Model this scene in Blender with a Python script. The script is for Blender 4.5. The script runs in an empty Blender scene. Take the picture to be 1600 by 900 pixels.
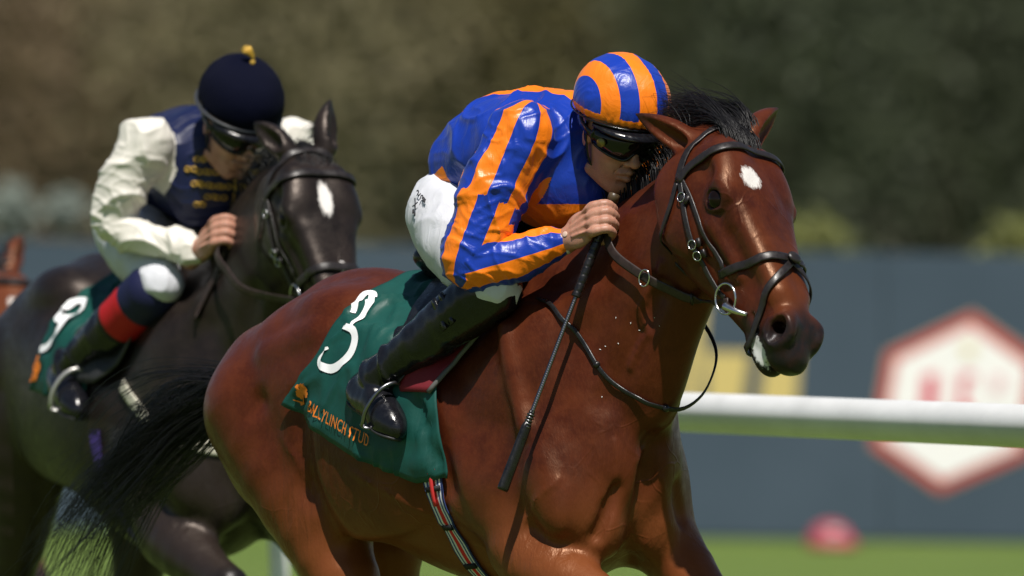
import bpy, math, random
import numpy as np
from mathutils import Vector, Matrix

# ---------------------------------------------------------------- scene, camera, light
S = bpy.context.scene
col = S.collection
cam_d = bpy.data.cameras.new('camera'); cam = bpy.data.objects.new('camera', cam_d); col.objects.link(cam)
cam.location = (0, -30, 1.6); cam.rotation_euler = (math.radians(90), 0, 0)
cam_d.sensor_width = 36; cam_d.lens = 418.5; cam_d.clip_start = 0.5; cam_d.clip_end = 2000
cam_d.dof.use_dof = True; cam_d.dof.focus_distance = 30.0; cam_d.dof.aperture_fstop = 3.8
S.camera = cam
SUN_EL, SUN_AZ = math.radians(60), math.radians(5)      # azimuth: from behind the camera, hardly to the right
W = bpy.data.worlds.new('World'); S.world = W; W.use_nodes = True
_n = W.node_tree.nodes; _bg = _n['Background']
_sky = _n.new('ShaderNodeTexSky'); _sky.sky_type = 'NISHITA'; _sky.sun_disc = False; _sky.dust_density = .3
_sky.sun_elevation = SUN_EL; _sky.sun_rotation = math.pi - SUN_AZ
W.node_tree.links.new(_sky.outputs[0], _bg.inputs[0]); _bg.inputs[1].default_value = 0.05
sun_d = bpy.data.lights.new('sun', 'SUN'); sun_d.energy = 5.0; sun_d.angle = math.radians(0.6); sun_d.color = (1, .95, .88)
sun = bpy.data.objects.new('sun', sun_d); col.objects.link(sun)
_dir = Vector((math.sin(SUN_AZ)*math.cos(SUN_EL), -math.cos(SUN_AZ)*math.cos(SUN_EL), math.sin(SUN_EL)))
sun.rotation_euler = _dir.to_track_quat('Z', 'Y').to_euler(); sun.location = (0, 0, 30)
S.view_settings.view_transform = 'Standard'; S.view_settings.look = 'None'
S.view_settings.exposure = 0.24; S.view_settings.gamma = 1.0
S.render.engine = 'CYCLES'

# ---------------------------------------------------------------- numeric helpers
rng = np.random.default_rng(7)
F = np.float32
def V3(*a): return np.array(a, dtype=float)
def unit(v): v = np.asarray(v, float); return v/np.linalg.norm(v)
def hash3(ix, iy, iz, seed):
    h = (ix*374761393 + iy*668265263 + iz*2147483647 + seed*1274126177) & 0xFFFFFFFF
    h = ((h ^ (h >> 13))*1274126177) & 0xFFFFFFFF
    h = h ^ (h >> 16)
    return (h & 0xFFFF)/65535.0*2 - 1
def noise3(P, scale=1.0, seed=0):
    """value noise in -1..1 at points P (N,3)"""
    p = np.asarray(P, float)*scale; i = np.floor(p).astype(np.int64); f = p - i; f = f*f*f*(f*(f*6-15)+10)
    out = 0
    for dx in (0, 1):
        for dy in (0, 1):
            for dz in (0, 1):
                w = (f[:, 0] if dx else 1-f[:, 0])*(f[:, 1] if dy else 1-f[:, 1])*(f[:, 2] if dz else 1-f[:, 2])
                out = out + w*hash3(i[:, 0]+dx, i[:, 1]+dy, i[:, 2]+dz, seed)
    return out
def fbm(P, scale=1.0, seed=0, oct=3):
    a, o = 1.0, 0
    for k in range(oct): o = o + a*noise3(P, scale*2**k, seed+k*17); a *= .5
    return o
def smoothstep(a, b, x):
    t = np.clip((x-a)/(b-a), 0, 1); return t*t*(3-2*t)
def spline(pts, n):
    """Catmull-Rom through pts (rows of any width), n samples"""
    p = np.asarray(pts, float); p = np.vstack([2*p[0]-p[1], p, 2*p[-1]-p[-2]]); m = len(p)-3
    t = np.linspace(0, m, n); i = np.minimum(t.astype(int), m-1); f = (t-i)[:, None]
    a, b, c, d = p[i], p[i+1], p[i+2], p[i+3]
    return .5*((2*b)+(c-a)*f+(2*a-5*b+4*c-d)*f*f+(3*b-a-3*c+d)*f**3)

# ---------------------------------------------------------------- signed distance modelling
def smin(a, b, k):
    h = np.maximum(k-np.abs(a-b), 0)/k; return np.minimum(a, b)-h*h*k*.25
class Fld:
    """a set of solids joined with soft unions; can be sampled on a grid or at points"""
    def __init__(s): s.ops = []
    def add(s, f, lo, hi, k=.03): s.ops.append((f, np.array(lo, float), np.array(hi, float), k, 1)); return s
    def cut(s, f, lo, hi, k=.01): s.ops.append((f, np.array(lo, float), np.array(hi, float), k, -1)); return s
    def at(s, P):
        P = np.asarray(P, float); D = np.full(len(P), .2); X, Y, Z = P.T
        for f, lo, hi, k, sg in s.ops:
            m = k*1.2+.02; w = np.nonzero((X > lo[0]-m) & (X < hi[0]+m) & (Y > lo[1]-m) & (Y < hi[1]+m) & (Z > lo[2]-m) & (Z < hi[2]+m))[0]
            if len(w):
                d = np.asarray(f(X[w], Y[w], Z[w]), float); D[w] = smin(D[w], d, k) if sg > 0 else -smin(-D[w], d, k)
        return D
    def grad(s, P, e=.002):
        P = np.asarray(P, float); g = np.stack([s.at(P+np.eye(3)[i]*e)-s.at(P-np.eye(3)[i]*e) for i in range(3)], 1)
        return g/(np.linalg.norm(g, axis=1, keepdims=True)+1e-9)
    def snap(s, P, off=0.0, it=6):
        P = np.array(P, float)
        for _ in range(it):
            P = P-s.grad(P)*np.clip(s.at(P)-off, -.06, .06)[:, None]*.9
        return P
    def mesh(s, xs, ys, zs):
        xs, ys, zs = (np.asarray(a, F) for a in (xs, ys, zs)); D = np.full((len(xs), len(ys), len(zs)), .2, F)
        for f, lo, hi, k, sg in s.ops:
            sl = []
            for a, l, h in zip((xs, ys, zs), lo-k*1.2-.02, hi+k*1.2+.02):
                i0, i1 = np.searchsorted(a, l), np.searchsorted(a, h); sl.append(slice(i0, max(i1, i0)))
            if any(q.stop <= q.start for q in sl): continue
            X = xs[sl[0]][:, None, None]; Y = ys[sl[1]][None, :, None]; Z = zs[sl[2]][None, None, :]
            d = np.asarray(f(X, Y, Z), F); cur = D[sl[0], sl[1], sl[2]]
            D[sl[0], sl[1], sl[2]] = smin(cur, d, F(k)) if sg > 0 else -smin(-cur, d, F(k))
        return nets(D, xs, ys, zs)
def nets(D, xs, ys, zs):
    """naive surface nets on a rectilinear grid -> verts, quads"""
    ins = D < 0; n = ins.shape
    c = np.zeros((n[0]-1, n[1]-1, n[2]-1), np.uint8)
    for a in (0, 1):
        for b in (0, 1):
            for d in (0, 1): c += ins[a:n[0]-1+a, b:n[1]-1+b, d:n[2]-1+d]
    I, J, K = np.nonzero((c > 0) & (c < 8)); N = len(I)
    idx = np.full(c.shape, -1, np.int32); idx[I, J, K] = np.arange(N)
    acc = np.zeros((N, 3)); cnt = np.zeros(N)
    ax = (xs, ys, zs); base = (I, J, K)
    for axis in range(3):
        o1, o2 = [q for q in range(3) if q != axis]
        for a in (0, 1):
            for b in (0, 1):
                p = [I, J, K]; p[o1] = p[o1]+a; p[o2] = p[o2]+b; q = list(p); q[axis] = q[axis]+1
                d0, d1 = D[tuple(p)].astype(float), D[tuple(q)].astype(float); m = (d0 < 0) != (d1 < 0)
                t = np.where(m, d0/np.where(m, d0-d1, 1), 0)
                P = np.stack([ax[r][p[r]].astype(float) for r in range(3)], 1)
                P[:, axis] += t*(ax[axis][q[axis]].astype(float)-ax[axis][p[axis]])
                acc += P*m[:, None]; cnt += m
    verts = acc/cnt[:, None]
    quads = []
    for axis in range(3):
        o1, o2 = (axis+1) % 3, (axis+2) % 3
        s0 = [slice(None)]*3; s1 = [slice(None)]*3; s0[axis] = slice(0, -1); s1[axis] = slice(1, None)
        for q in (o1, o2): s0[q] = slice(1, -1); s1[q] = slice(1, -1)
        a, b = ins[tuple(s0)], ins[tuple(s1)]; E = np.array(np.nonzero(a != b))
        if E.shape[1] == 0: continue
        fl = a[tuple(E)]; E[o1] += 1; E[o2] += 1
        def at(d1, d2):
            e = E.copy(); e[o1] -= d1; e[o2] -= d2; return idx[tuple(e)]
        q = np.stack([at(1, 1), at(0, 1), at(0, 0), at(1, 0)], 1)
        quads.append(np.where(fl[:, None], q, q[:, ::-1]))
    return verts, np.vstack(quads)
def clean(verts, quads, box=None):
    return verts, quads
def relax(verts, quads, it=1, f=.5):
    for _ in range(it):
        acc = np.zeros_like(verts); cnt = np.zeros(len(verts))
        for a, b in ((0, 1), (1, 2), (2, 3), (3, 0)):
            for i, j in ((a, b), (b, a)):
                np.add.at(acc, quads[:, i], verts[quads[:, j]]); np.add.at(cnt, quads[:, i], 1)
        verts = verts*(1-f)+f*acc/np.maximum(cnt, 1)[:, None]
    return verts
def normals(verts, quads):
    a, b, c, d = (verts[quads[:, i]] for i in range(4)); n = np.cross(c-a, d-b); o = np.zeros_like(verts)
    for i in range(4): np.add.at(o, quads[:, i], n)
    return o/(np.linalg.norm(o, axis=1, keepdims=True)+1e-12)
def keep(verts, quads, mask):
    """keep the faces whose corners all satisfy mask"""
    q = quads[mask[quads].all(1)]; u, inv = np.unique(q, return_inverse=True)
    return verts[u], inv.reshape(q.shape), u

# solids -------------------------------------------------------------------------
def _bb(pts, r):
    p = np.array(pts, float); return p.min(0)-r, p.max(0)+r
def ell(F_, c, r, ax=None, k=.03, cut=False):
    """ellipsoid; ax = rows of the three axes"""
    A = np.eye(3) if ax is None else np.array([unit(q) for q in ax]); c = np.array(c, float); r = np.array(r, float)
    def f(X, Y, Z):
        x, y, z = X-F(c[0]), Y-F(c[1]), Z-F(c[2]); k0 = k1 = 0
        for i in range(3):
            t = x*F(A[i, 0])+y*F(A[i, 1])+z*F(A[i, 2]); k0 = k0+t*t*F(1/r[i]**2); k1 = k1+t*t*F(1/r[i]**4)
        k0 = np.sqrt(k0); return k0*(k0-1)/(np.sqrt(k1)+F(1e-6))
    e = np.sqrt(((A*r[:, None])**2).sum(0))
    (F_.cut if cut else F_.add)(f, c-e, c+e, k)
def rod(F_, a, b, r1, r2, k=.03, cut=False, flat=None):
    """tapered capsule; flat=(axis, factor) squeezes it along an axis"""
    a, b = np.array(a, float), np.array(b, float); ab = b-a; L = float(ab@ab)
    def f(X, Y, Z):
        x, y, z = X-F(a[0]), Y-F(a[1]), Z-F(a[2])
        t = np.clip((x*F(ab[0])+y*F(ab[1])+z*F(ab[2]))/F(L), 0, 1)
        dx, dy, dz = x-t*F(ab[0]), y-t*F(ab[1]), z-t*F(ab[2])
        if flat is not None:
            n, q = unit(flat[0]), flat[1]; s = (dx*F(n[0])+dy*F(n[1])+dz*F(n[2]))
            d = np.sqrt(np.maximum(dx*dx+dy*dy+dz*dz-s*s, 0)+(s*F(q))**2)
            return (d-(F(r1)+t*F(r2-r1)))*F(min(1, 1/q) if q > 1 else 1)
        return np.sqrt(dx*dx+dy*dy+dz*dz)-(F(r1)+t*F(r2-r1))
    lo, hi = _bb([a, b], max(r1, r2)*(1 if flat is None else max(1, 1/flat[1])))
    (F_.cut if cut else F_.add)(f, lo, hi, k)
def chain(F_, pts, k=.03, n=None, cut=False):
    """smooth tapered tube through rows (x,y,z,r)"""
    p = np.array(pts, float)
    if n: p = spline(p, n)
    def f(X, Y, Z):
        D = None
        for i in range(len(p)-1):
            a, ab = p[i, :3], p[i+1, :3]-p[i, :3]; L = float(ab@ab)+1e-9
            x, y, z = X-F(a[0]), Y-F(a[1]), Z-F(a[2])
            t = np.clip((x*F(ab[0])+y*F(ab[1])+z*F(ab[2]))/F(L), 0, 1)
            dx, dy, dz = x-t*F(ab[0]), y-t*F(ab[1]), z-t*F(ab[2])
            d = np.sqrt(dx*dx+dy*dy+dz*dz)-(F(p[i, 3])+t*F(p[i+1, 3]-p[i, 3]))
            D = d if D is None else smin(D, d, F(.004))
        return D
    lo, hi = _bb(p[:, :3], p[:, 3].max())
    (F_.cut if cut else F_.add)(f, lo, hi, k)
def eloft(F_, st, k=.05, n=24, cut=False):
    """tube of elliptic section in the XZ plane; rows (X, Z, half depth, half width, Y)"""
    p = spline([list(q)+[0]*(5-len(q)) for q in st], n)
    def f(X, Y, Z):
        D = None
        for i in range(len(p)-1):
            a, b = p[i], p[i+1]; ax, az = b[0]-a[0], b[1]-a[1]; L = math.hypot(ax, az)
            ax, az = ax/L, az/L; x, z = X-F(a[0]), Z-F(a[1])
            s = x*F(ax)+z*F(az); t = np.clip(s/F(L), 0, 1); e = -x*F(az)+z*F(ax)
            over = np.abs(s-t*F(L)); hd = F(a[2])+t*F(b[2]-a[2]); hw = F(a[3])+t*F(b[3]-a[3]); y = Y-(F(a[4])+t*F(b[4]-a[4]))
            q0 = np.sqrt((e/hd)**2+(y/hw)**2); q1 = np.sqrt((e/hd**2)**2+(y/hw**2)**2)+F(1e-6)
            d = q0*(q0-1)/q1; d = np.where(d > 0, np.sqrt(d*d+over*over), d+over)
            D = d if D is None else smin(D, d, F(.03))
        return D
    m = p[:, 2].max(); w = p[:, 3].max()
    lo = [p[:, 0].min()-m, p[:, 4].min()-w, p[:, 1].min()-m]; hi = [p[:, 0].max()+m, p[:, 4].max()+w, p[:, 1].max()+m]
    (F_.cut if cut else F_.add)(f, lo, hi, k)

# ---------------------------------------------------------------- objects
def link(o, parent=None):
    col.objects.link(o)
    if parent is not None: o.parent = parent
    return o
def empty(name, loc=(0, 0, 0), rz=0.0, label=None, cat=None, group=None):
    o = bpy.data.objects.new(name, None); o.location = loc; o.rotation_euler = (0, 0, rz); o.empty_display_size = .2
    link(o); tag(o, label, cat, group); return o
def tag(o, label=None, cat=None, group=None, kind=None):
    if label: o['label'] = label
    if cat: o['category'] = cat
    if group: o['group'] = group
    if kind: o['kind'] = kind
    return o
def mesh_obj(name, verts, faces, mat=None, parent=None, smooth=True, attrs=None):
    me = bpy.data.meshes.new(name); verts = np.asarray(verts, np.float32)
    if isinstance(faces, np.ndarray):
        k = faces.shape[1]; f = faces.astype(np.int32)
        me.vertices.add(len(verts)); me.vertices.foreach_set('co', verts.ravel())
        me.loops.add(f.size); me.loops.foreach_set('vertex_index', f.ravel())
        me.polygons.add(len(f)); me.polygons.foreach_set('loop_start', np.arange(0, f.size, k, dtype=np.int32))
        me.update(calc_edges=True); me.validate()
    else:
        me.from_pydata([tuple(map(float, v)) for v in verts], [], faces); me.update()
    if smooth: me.polygons.foreach_set('use_smooth', np.ones(len(me.polygons), bool))
    for nm, val in (attrs or {}).items():
        a = me.attributes.new(nm, 'FLOAT', 'POINT'); a.data.foreach_set('value', np.asarray(val, np.float32))
    if mat is not None:
        for m_ in (mat if isinstance(mat, (list, tuple)) else [mat]): me.materials.append(m_)
    o = bpy.data.objects.new(name, me); link(o, parent); return o
def frames(path, up=None):
    p = np.asarray(path, float); t = np.gradient(p, axis=0); t /= np.linalg.norm(t, axis=1, keepdims=True)+1e-12
    if up is None:
        u = np.zeros_like(p); v = V3(0, 0, 1) if abs(t[0, 2]) < .9 else V3(1, 0, 0)
        for i in range(len(p)): v = v-t[i]*(v@t[i]); v = v/np.linalg.norm(v); u[i] = v
    else:
        u = np.asarray(up, float); u = np.broadcast_to(u, p.shape); u = u-t*(u*t).sum(1, keepdims=True); u = u/(np.linalg.norm(u, axis=1, keepdims=True)+1e-12)
    return t, u, np.cross(t, u)
def sweep(path, half_w, half_t, up=None, n=8, p=2.0, closed=False, cap=True):
    """sweep a superellipse section (half_w along side, half_t along up) -> verts, faces list"""
    path = np.asarray(path, float); t, u, s = frames(path, up); m = len(path)
    hw = np.broadcast_to(np.asarray(half_w, float), (m,)); ht = np.broadcast_to(np.asarray(half_t, float), (m,))
    a = np.linspace(0, 2*np.pi, n, endpoint=False)+np.pi/n; ca, sa = np.cos(a), np.sin(a)
    ca = np.sign(ca)*np.abs(ca)**(2/p); sa = np.sign(sa)*np.abs(sa)**(2/p)
    v = path[:, None]+s[:, None]*(ca[None, :, None]*hw[:, None, None])+u[:, None]*(sa[None, :, None]*ht[:, None, None])
    v = v.reshape(-1, 3); f = []
    for i in range(m if closed else m-1):
        j = (i+1) % m
        for q in range(n): r = (q+1) % n; f.append((i*n+q, i*n+r, j*n+r, j*n+q))
    if cap and not closed: f.append(tuple(range(n))[::-1]); f.append(tuple((m-1)*n+q for q in range(n)))
    return v, f
class MB:
    """collects pieces into one mesh"""
    def __init__(s): s.v = []; s.f = []; s.n = 0
    def add(s, v, f):
        s.v.append(np.asarray(v, float)); s.f += [tuple(int(i)+s.n for i in q) for q in f]; s.n += len(v); return s
    def each(s, name, mat, parent=None, smooth=True):
        o = None; n = 0; k = 0
        for v in s.v:
            f = []
            while k < len(s.f) and s.f[k][0] < n+len(v): f.append(tuple(i-n for i in s.f[k])); k += 1
            q = mesh_obj(name, v, f, mat, parent, smooth); o = o or q; n += len(v)
        return o
    def build(s, name, mat, parent=None, smooth=True): return mesh_obj(name, np.vstack(s.v), s.f, mat, parent, smooth)
def tube(path, r, n=8, up=None): return sweep(path, r, r, up, n)
def box(c, h, ax=None):
    A = np.eye(3) if ax is None else np.array([unit(q) for q in ax]); v = []
    for x in (-1, 1):
        for y in (-1, 1):
            for z in (-1, 1): v.append(np.array(c, float)+A.T@(np.array([x, y, z])*np.array(h)))
    return np.array(v), [(0, 1, 3, 2), (4, 6, 7, 5), (0, 4, 5, 1), (2, 3, 7, 6), (0, 2, 6, 4), (1, 5, 7, 3)]
def uvsphere(c, r, ax=None, nu=16, nv=10):
    A = np.eye(3) if ax is None else np.array([unit(q) for q in ax]); r = np.broadcast_to(np.array(r, float), (3,)); v = []; f = []
    for i in range(nv+1):
        th = math.pi*i/nv
        for j in range(nu):
            ph = 2*math.pi*j/nu; v.append(np.array(c)+A.T@(V3(math.sin(th)*math.cos(ph), math.sin(th)*math.sin(ph), math.cos(th))*r))
    for i in range(nv):
        for j in range(nu): f.append((i*nu+j, (i+1)*nu+j, (i+1)*nu+(j+1) % nu, i*nu+(j+1) % nu))
    return np.array(v), f
def hair(roots, paths_fn, name, mat, parent, r0, r1=.2, seg=8, rs=None):
    """many fine tapered strands (triangular tubes) as one mesh"""
    vs, fs, n = [], [], 0
    for i in range(len(roots)):
        p, r = paths_fn(i); p = np.asarray(p, float); m = len(p); t, u, s = frames(p)
        rad = r*np.linspace(1, r1, m)
        a = np.array([0, 2.094, 4.189]); ring = p[:, None]+(u[:, None]*np.cos(a)[None, :, None]+s[:, None]*np.sin(a)[None, :, None])*rad[:, None, None]
        vs.append(ring.reshape(-1, 3)); k = np.arange(m-1)[:, None]*3
        for q in range(3):
            w = (q+1) % 3; fs.append(np.hstack([k+q, k+w, k+3+w, k+3+q])+n)
        n += 3*m
    return mesh_obj(name, np.vstack(vs), np.vstack(fs), mat, parent)

# ---------------------------------------------------------------- materials
class Mat:
    def __init__(s, name, rough=.5, spec=.5):
        s.m = bpy.data.materials.new(name); s.m.use_nodes = True; s.t = s.m.node_tree; s.n = s.t.nodes; s.b = s.n['Principled BSDF']
        s.b.inputs['Roughness'].default_value = rough; s.b.inputs['Specular IOR Level'].default_value = spec
    def node(s, typ, **kw):
        q = s.n.new(typ)
        for a, b in kw.items():
            if a.startswith('i_'):
                key = a[2:]; q.inputs[int(key) if key.isdigit() else key.replace('_', ' ')].default_value = b
            else: setattr(q, a, b)
        return q
    def ln(s, a, b): s.t.links.new(a, b)
    def coord(s): return s.node('ShaderNodeTexCoord').outputs['Object']
    def attr(s, nm): return s.node('ShaderNodeAttribute', attribute_name=nm).outputs['Fac']
    def noise(s, scale, detail=4, rough=.5, vec=None, stretch=None, dist=0):
        q = s.node('ShaderNodeTexNoise'); q.inputs['Scale'].default_value = scale; q.inputs['Detail'].default_value = detail
        q.inputs['Roughness'].default_value = rough; q.inputs['Distortion'].default_value = dist; v = vec or s.coord()
        if stretch:
            mp = s.node('ShaderNodeMapping'); mp.inputs['Scale'].default_value = stretch; s.ln(v, mp.inputs[0]); v = mp.outputs[0]
        s.ln(v, q.inputs['Vector']); return q.outputs['Fac']
    def ramp(s, fac, stops, interp='LINEAR'):
        r = s.node('ShaderNodeValToRGB'); r.color_ramp.interpolation = interp; e = r.color_ramp.elements
        while len(e) < len(stops): e.new(.5)
        for q, (p, c) in zip(e, stops): q.position = p; q.color = (*c, 1) if len(c) == 3 else c
        s.ln(fac, r.inputs[0]); return r.outputs[0]
    def mix(s, fac, a, b):
        m = s.node('ShaderNodeMix', data_type='RGBA')
        for val, sock in ((fac, m.inputs[0]), (a, m.inputs[6]), (b, m.inputs[7])):
            if hasattr(val, 'is_linked') or hasattr(val, 'links'): s.ln(val, sock)
            else: sock.default_value = val if isinstance(val, (int, float)) else (*val, 1)
        return m.outputs[2]
    def math(s, op, a, b=0.0, c=0.0):
        m = s.node('ShaderNodeMath', operation=op)
        for i, val in enumerate((a, b, c)):
            if hasattr(val, 'links'): s.ln(val, m.inputs[i])
            else: m.inputs[i].default_value = val
        return m.outputs[0]
    def base(s, c):
        if hasattr(c, 'links'): s.ln(c, s.b.inputs['Base Color'])
        else: s.b.inputs['Base Color'].default_value = (*c, 1)
        return s
    def rough(s, r): s.ln(r, s.b.inputs['Roughness']); return s
    def bump(s, h, strength=.3, dist=.01):
        b = s.node('ShaderNodeBump'); b.inputs['Strength'].default_value = strength; b.inputs['Distance'].default_value = dist
        prev = s.b.inputs['Normal'].links
        if prev: s.ln(prev[0].from_socket, b.inputs['Normal'])
        s.ln(h, b.inputs['Height']); s.ln(b.outputs[0], s.b.inputs['Normal']); return s
    def set(s, **kw):
        for a, b in kw.items(): s.b.inputs[a.replace('_', ' ')].default_value = b
        return s
def simple(name, c, rough=.5, spec=.5, metal=0.0, noise=None):
    m = Mat(name, rough, spec); m.b.inputs['Metallic'].default_value = metal
    if noise:
        sc, amt = noise; n = m.noise(sc); m.base(m.ramp(n, [(.3, tuple(q*(1-amt) for q in c)), (.7, tuple(min(1, q*(1+amt)) for q in c))])); m.bump(n, .15, .002)
    else: m.base(c)
    return m.m
def srgb(r, g, b): return tuple(((v/255+.055)/1.055)**2.4 if v > 10 else v/255/12.92 for v in (r, g, b))

# ---------------------------------------------------------------- horse
def head_axes(a, L):
    a = unit(a); L = np.array(L, float); L = unit(L-a*(L@a)); n = np.cross(a, L); return a, n, L
def th_local(v, th):
    t = math.radians(th); return V3(v[0]*math.sin(t)-v[1]*math.cos(t), v[0]*math.cos(t)+v[1]*math.sin(t), v[2])
def view_axes(a, phi):
    """long axis a (world) and roll phi about it -> long axis and left axis of a head"""
    a = unit(a); v = unit(V3(0, -1, 0)-a*(-a[1])); r = np.cross(v, a); p = math.radians(phi); return a, -math.sin(p)*v+math.cos(p)*r
def trunk(F_, up=0.0):
    T = spline([  # X, top, bottom, half width, crest factor (narrow top)
        (-.81, 1.33, 1.26, .03, .5), (-.76, 1.41, 1.14, .09, .45), (-.67, 1.49, 1.08, .155, .6), (-.56, 1.565, 1.04, .205, .7),
        (-.42, 1.635, 1.03, .25, .75), (-.24, 1.652, .99, .265, .65), (0, 1.605, .90, .285, .4), (.18, 1.59, .85, .28, .5),
        (.34, 1.615, .83, .25, .75), (.48, 1.63, .84, .225, .85), (.60, 1.55, .88, .215, .7), (.70, 1.42, .94, .19, .4), (.78, 1.28, 1.03, .13, .2), (.82, 1.20, 1.10, .05, 0)], 80); k_ = smoothstep(.25, -.35, T[:, 0]); T[:, 1] += up*.6*k_; T[:, 2] += up*1.3*k_
    def f(X, Y, Z):
        zt, zb, w, c = (np.interp(X, T[:, 0], T[:, i]).astype(F) for i in (1, 2, 3, 4))
        zc, hh = (zt+zb)/2, (zt-zb)/2; e = (Z-zc)/hh; w = w*(1-c*np.clip(e, 0, 1)**2*F(.55)); p = F(2.3)
        y = np.abs(Y)/w; q = (np.abs(e)**p+y**p+F(1e-6))**(1/p)
        d = (q-1)*np.minimum(w, hh)*F(.9); ov = np.maximum(np.maximum(F(T[0, 0])-X, X-F(T[-1, 0])), 0)
        return d+ov
    F_.add(f, (-.92, -.32, .8), (.84, .32, 1.7), .05)
HEAD = spline([  # u, top, bottom, half width top, half width bottom
    (-.06, -.05, -.14, .03, .03), (-.02, -.012, -.19, .058, .055), (.04, .008, -.215, .088, .066), (.10, .020, -.242, .100, .076), (.17, .021, -.250, .099, .077),
    (.23, .014, -.248, .092, .072), (.29, .006, -.228, .075, .062), (.35, .001, -.203, .060, .053), (.42, -.004, -.178, .052, .048), (.48, -.008, -.160, .048, .045),
    (.53, -.020, -.150, .046, .044), (.57, -.044, -.138, .039, .039), (.60, -.070, -.110, .024, .024), (.612, -.085, -.09, .008, .008)], 90)
WS = 1.10
EYE = (.186, -.048, .094)
def p_eye(F_, w2, s, sc, R):
    """eyelids as two arcs round the ball"""
    u, v, w = EYE
    ell(F_, w2(u, v, s*(w+.016)), np.array((.027, .030, .024))*sc, R, .008, True)
    for rows, k in (([(-.026, -.014, .001, .005), (-.022, .008, .009, .006), (-.004, .026, .013, .0065), (.014, .024, .010, .0055), (.030, .004, .002, .004)], .007),
                    ([(-.026, -.014, .001, .005), (-.012, -.027, .0, .005), (.008, -.027, .0, .0055), (.022, -.014, .001, .005), (.030, .004, .002, .004)], .007),
                    ([(-.036, .006, .004, .003), (-.022, .030, .009, .004), (.004, .042, .008, .004), (.026, .034, .003, .003)], .012)):
        chain(F_, [(*w2(u+a, v+b, s*(w+c)), r*sc) for a, b, c, r in rows], k, 12)
def head(F_, poll, A, ears, sc=1.0):
    a, n, L = A; poll = np.array(poll, float)
    def w2(u, v, w): return poll+(a*u+n*v+L*w*WS)*sc
    def uvw(X, Y, Z):
        x, y, z = X-F(poll[0]), Y-F(poll[1]), Z-F(poll[2])
        return tuple((x*F(q[0])+y*F(q[1])+z*F(q[2]))/F(sc*k) for q, k in ((a, 1), (n, 1), (L, WS)))
    def f(X, Y, Z):
        u, v, w = uvw(X, Y, Z); shp = u.shape
        vt, vb, wt, wb = (np.interp(u.ravel(), HEAD[:, 0], HEAD[:, i]).astype(F).reshape(shp) for i in (1, 2, 3, 4))
        vc, hh = (vt+vb)/2, (vt-vb)/2; e = (v-vc)/hh; ww = wb+(wt-wb)*smoothstep(-.6, .7, e).astype(F); p = F(2.5)
        q = (np.abs(e)**p+(np.abs(w)/ww)**p+F(1e-6))**(1/p); ov = np.maximum(np.maximum(F(HEAD[0, 0])-u, u-F(HEAD[-1, 0])), 0)
        return (q-1)*np.minimum(ww, hh)*F(.9)*F(sc)+ov
    c0 = [w2(u, v, w) for u in (-.08, .63) for v in (-.28, .05) for w in (-.12, .12)]; lo, hi = np.min(c0, 0), np.max(c0, 0)
    F_.add(f, lo, hi, .035)
    R = (a, n, L)
    E = lambda u, v, w, r, k=.015, ax=R, cut=False: ell(F_, w2(u, v, w), np.array(r)*sc*np.array((1, 1, WS)), ax, k, cut)
    def rd(p, q, r1, r2, k=.012, cut=False): rod(F_, w2(*p), w2(*q), r1*sc, r2*sc, k, cut)
    for s in (-1, 1):
        E(.166, -.024, s*.080, (.052, .030, .034), .035)                     # orbital arch
        E(.10, -.012, s*.062, (.06, .028, .03), .05)                         # temple
        E(.118, -.044, s*.112, (.026, .020, .016), .03, cut=True)          # hollow above the eye
        E(.14, -.150, s*.064, (.110, .085, .028), .03)                      # cheek muscle
        E(.055, -.135, s*.074, (.05, .07, .014), .03)
        rd((.225, -.090, s*.080), (.36, -.088, s*.054), .011, .007, .03)  # facial crest
        rd((.24, -.028, s*.062), (.44, -.036, s*.034), .016, .013, .05)      # nasal edge
        rd((.29, -.060, s*.104), (.41, -.062, s*.076), .018, .016, .035, True)
        rd((.20, -.105, s*.088), (.30, -.125, s*.066), .003, .0025, .006)    # vein
        rd((.30, -.125, s*.066), (.37, -.10, s*.056), .003, .0025, .006)
        p_eye(F_, w2, s, sc, R)
        # nostril: rim then opening
        ca, sa = math.cos(.45), math.sin(.45); nr = (a*ca+n*sa, n*ca-a*sa, L)
        ell(F_, w2(.532, -.056, s*.038), np.array((.034, .046, .022))*sc, nr, .025)
        chain(F_, [(*w2(.512, -.088, s*.047), .006*sc), (*w2(.500, -.058, s*.050), .007*sc), (*w2(.522, -.026, s*.050), .009*sc), (*w2(.552, -.028, s*.042), .009*sc), (*w2(.566, -.050, s*.041), .009*sc), (*w2(.560, -.078, s*.045), .008*sc), (*w2(.535, -.090, s*.051), .008*sc)], .012, 20)
        ell(F_, w2(.536, -.056, s*.060), np.array((.0205, .034, .024))*sc, nr, .006, True)
        rod(F_, w2(.535, -.056, s*.055), w2(.515, -.060, s*.022), .018*sc, .010*sc, .006, True)
        rd((.46, -.062, s*.062), (.49, -.050, s*.058), .005, .007, .014, True)
    E(.578, -.092, 0, (.029, .034, .036), .03)                              # upper lip
    E(.545, -.147, 0, (.038, .022, .032), .02)                              # lower lip and chin
    E(.50, -.150, 0, (.035, .018, .030), .02)
    for s in (-1, 1):                                                       # mouth slit
        chain(F_, [(*w2(.455, -.106, s*.056), .005), (*w2(.49, -.115, s*.054), .006), (*w2(.53, -.124, s*.050), .0075), (*w2(.565, -.130, s*.042), .008), (*w2(.590, -.128, 0), .009)], .006, 14, True)
        rd((.455, -.106, s*.046), (.585, -.126, s*.012), .004, .006, .008, True)
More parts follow.
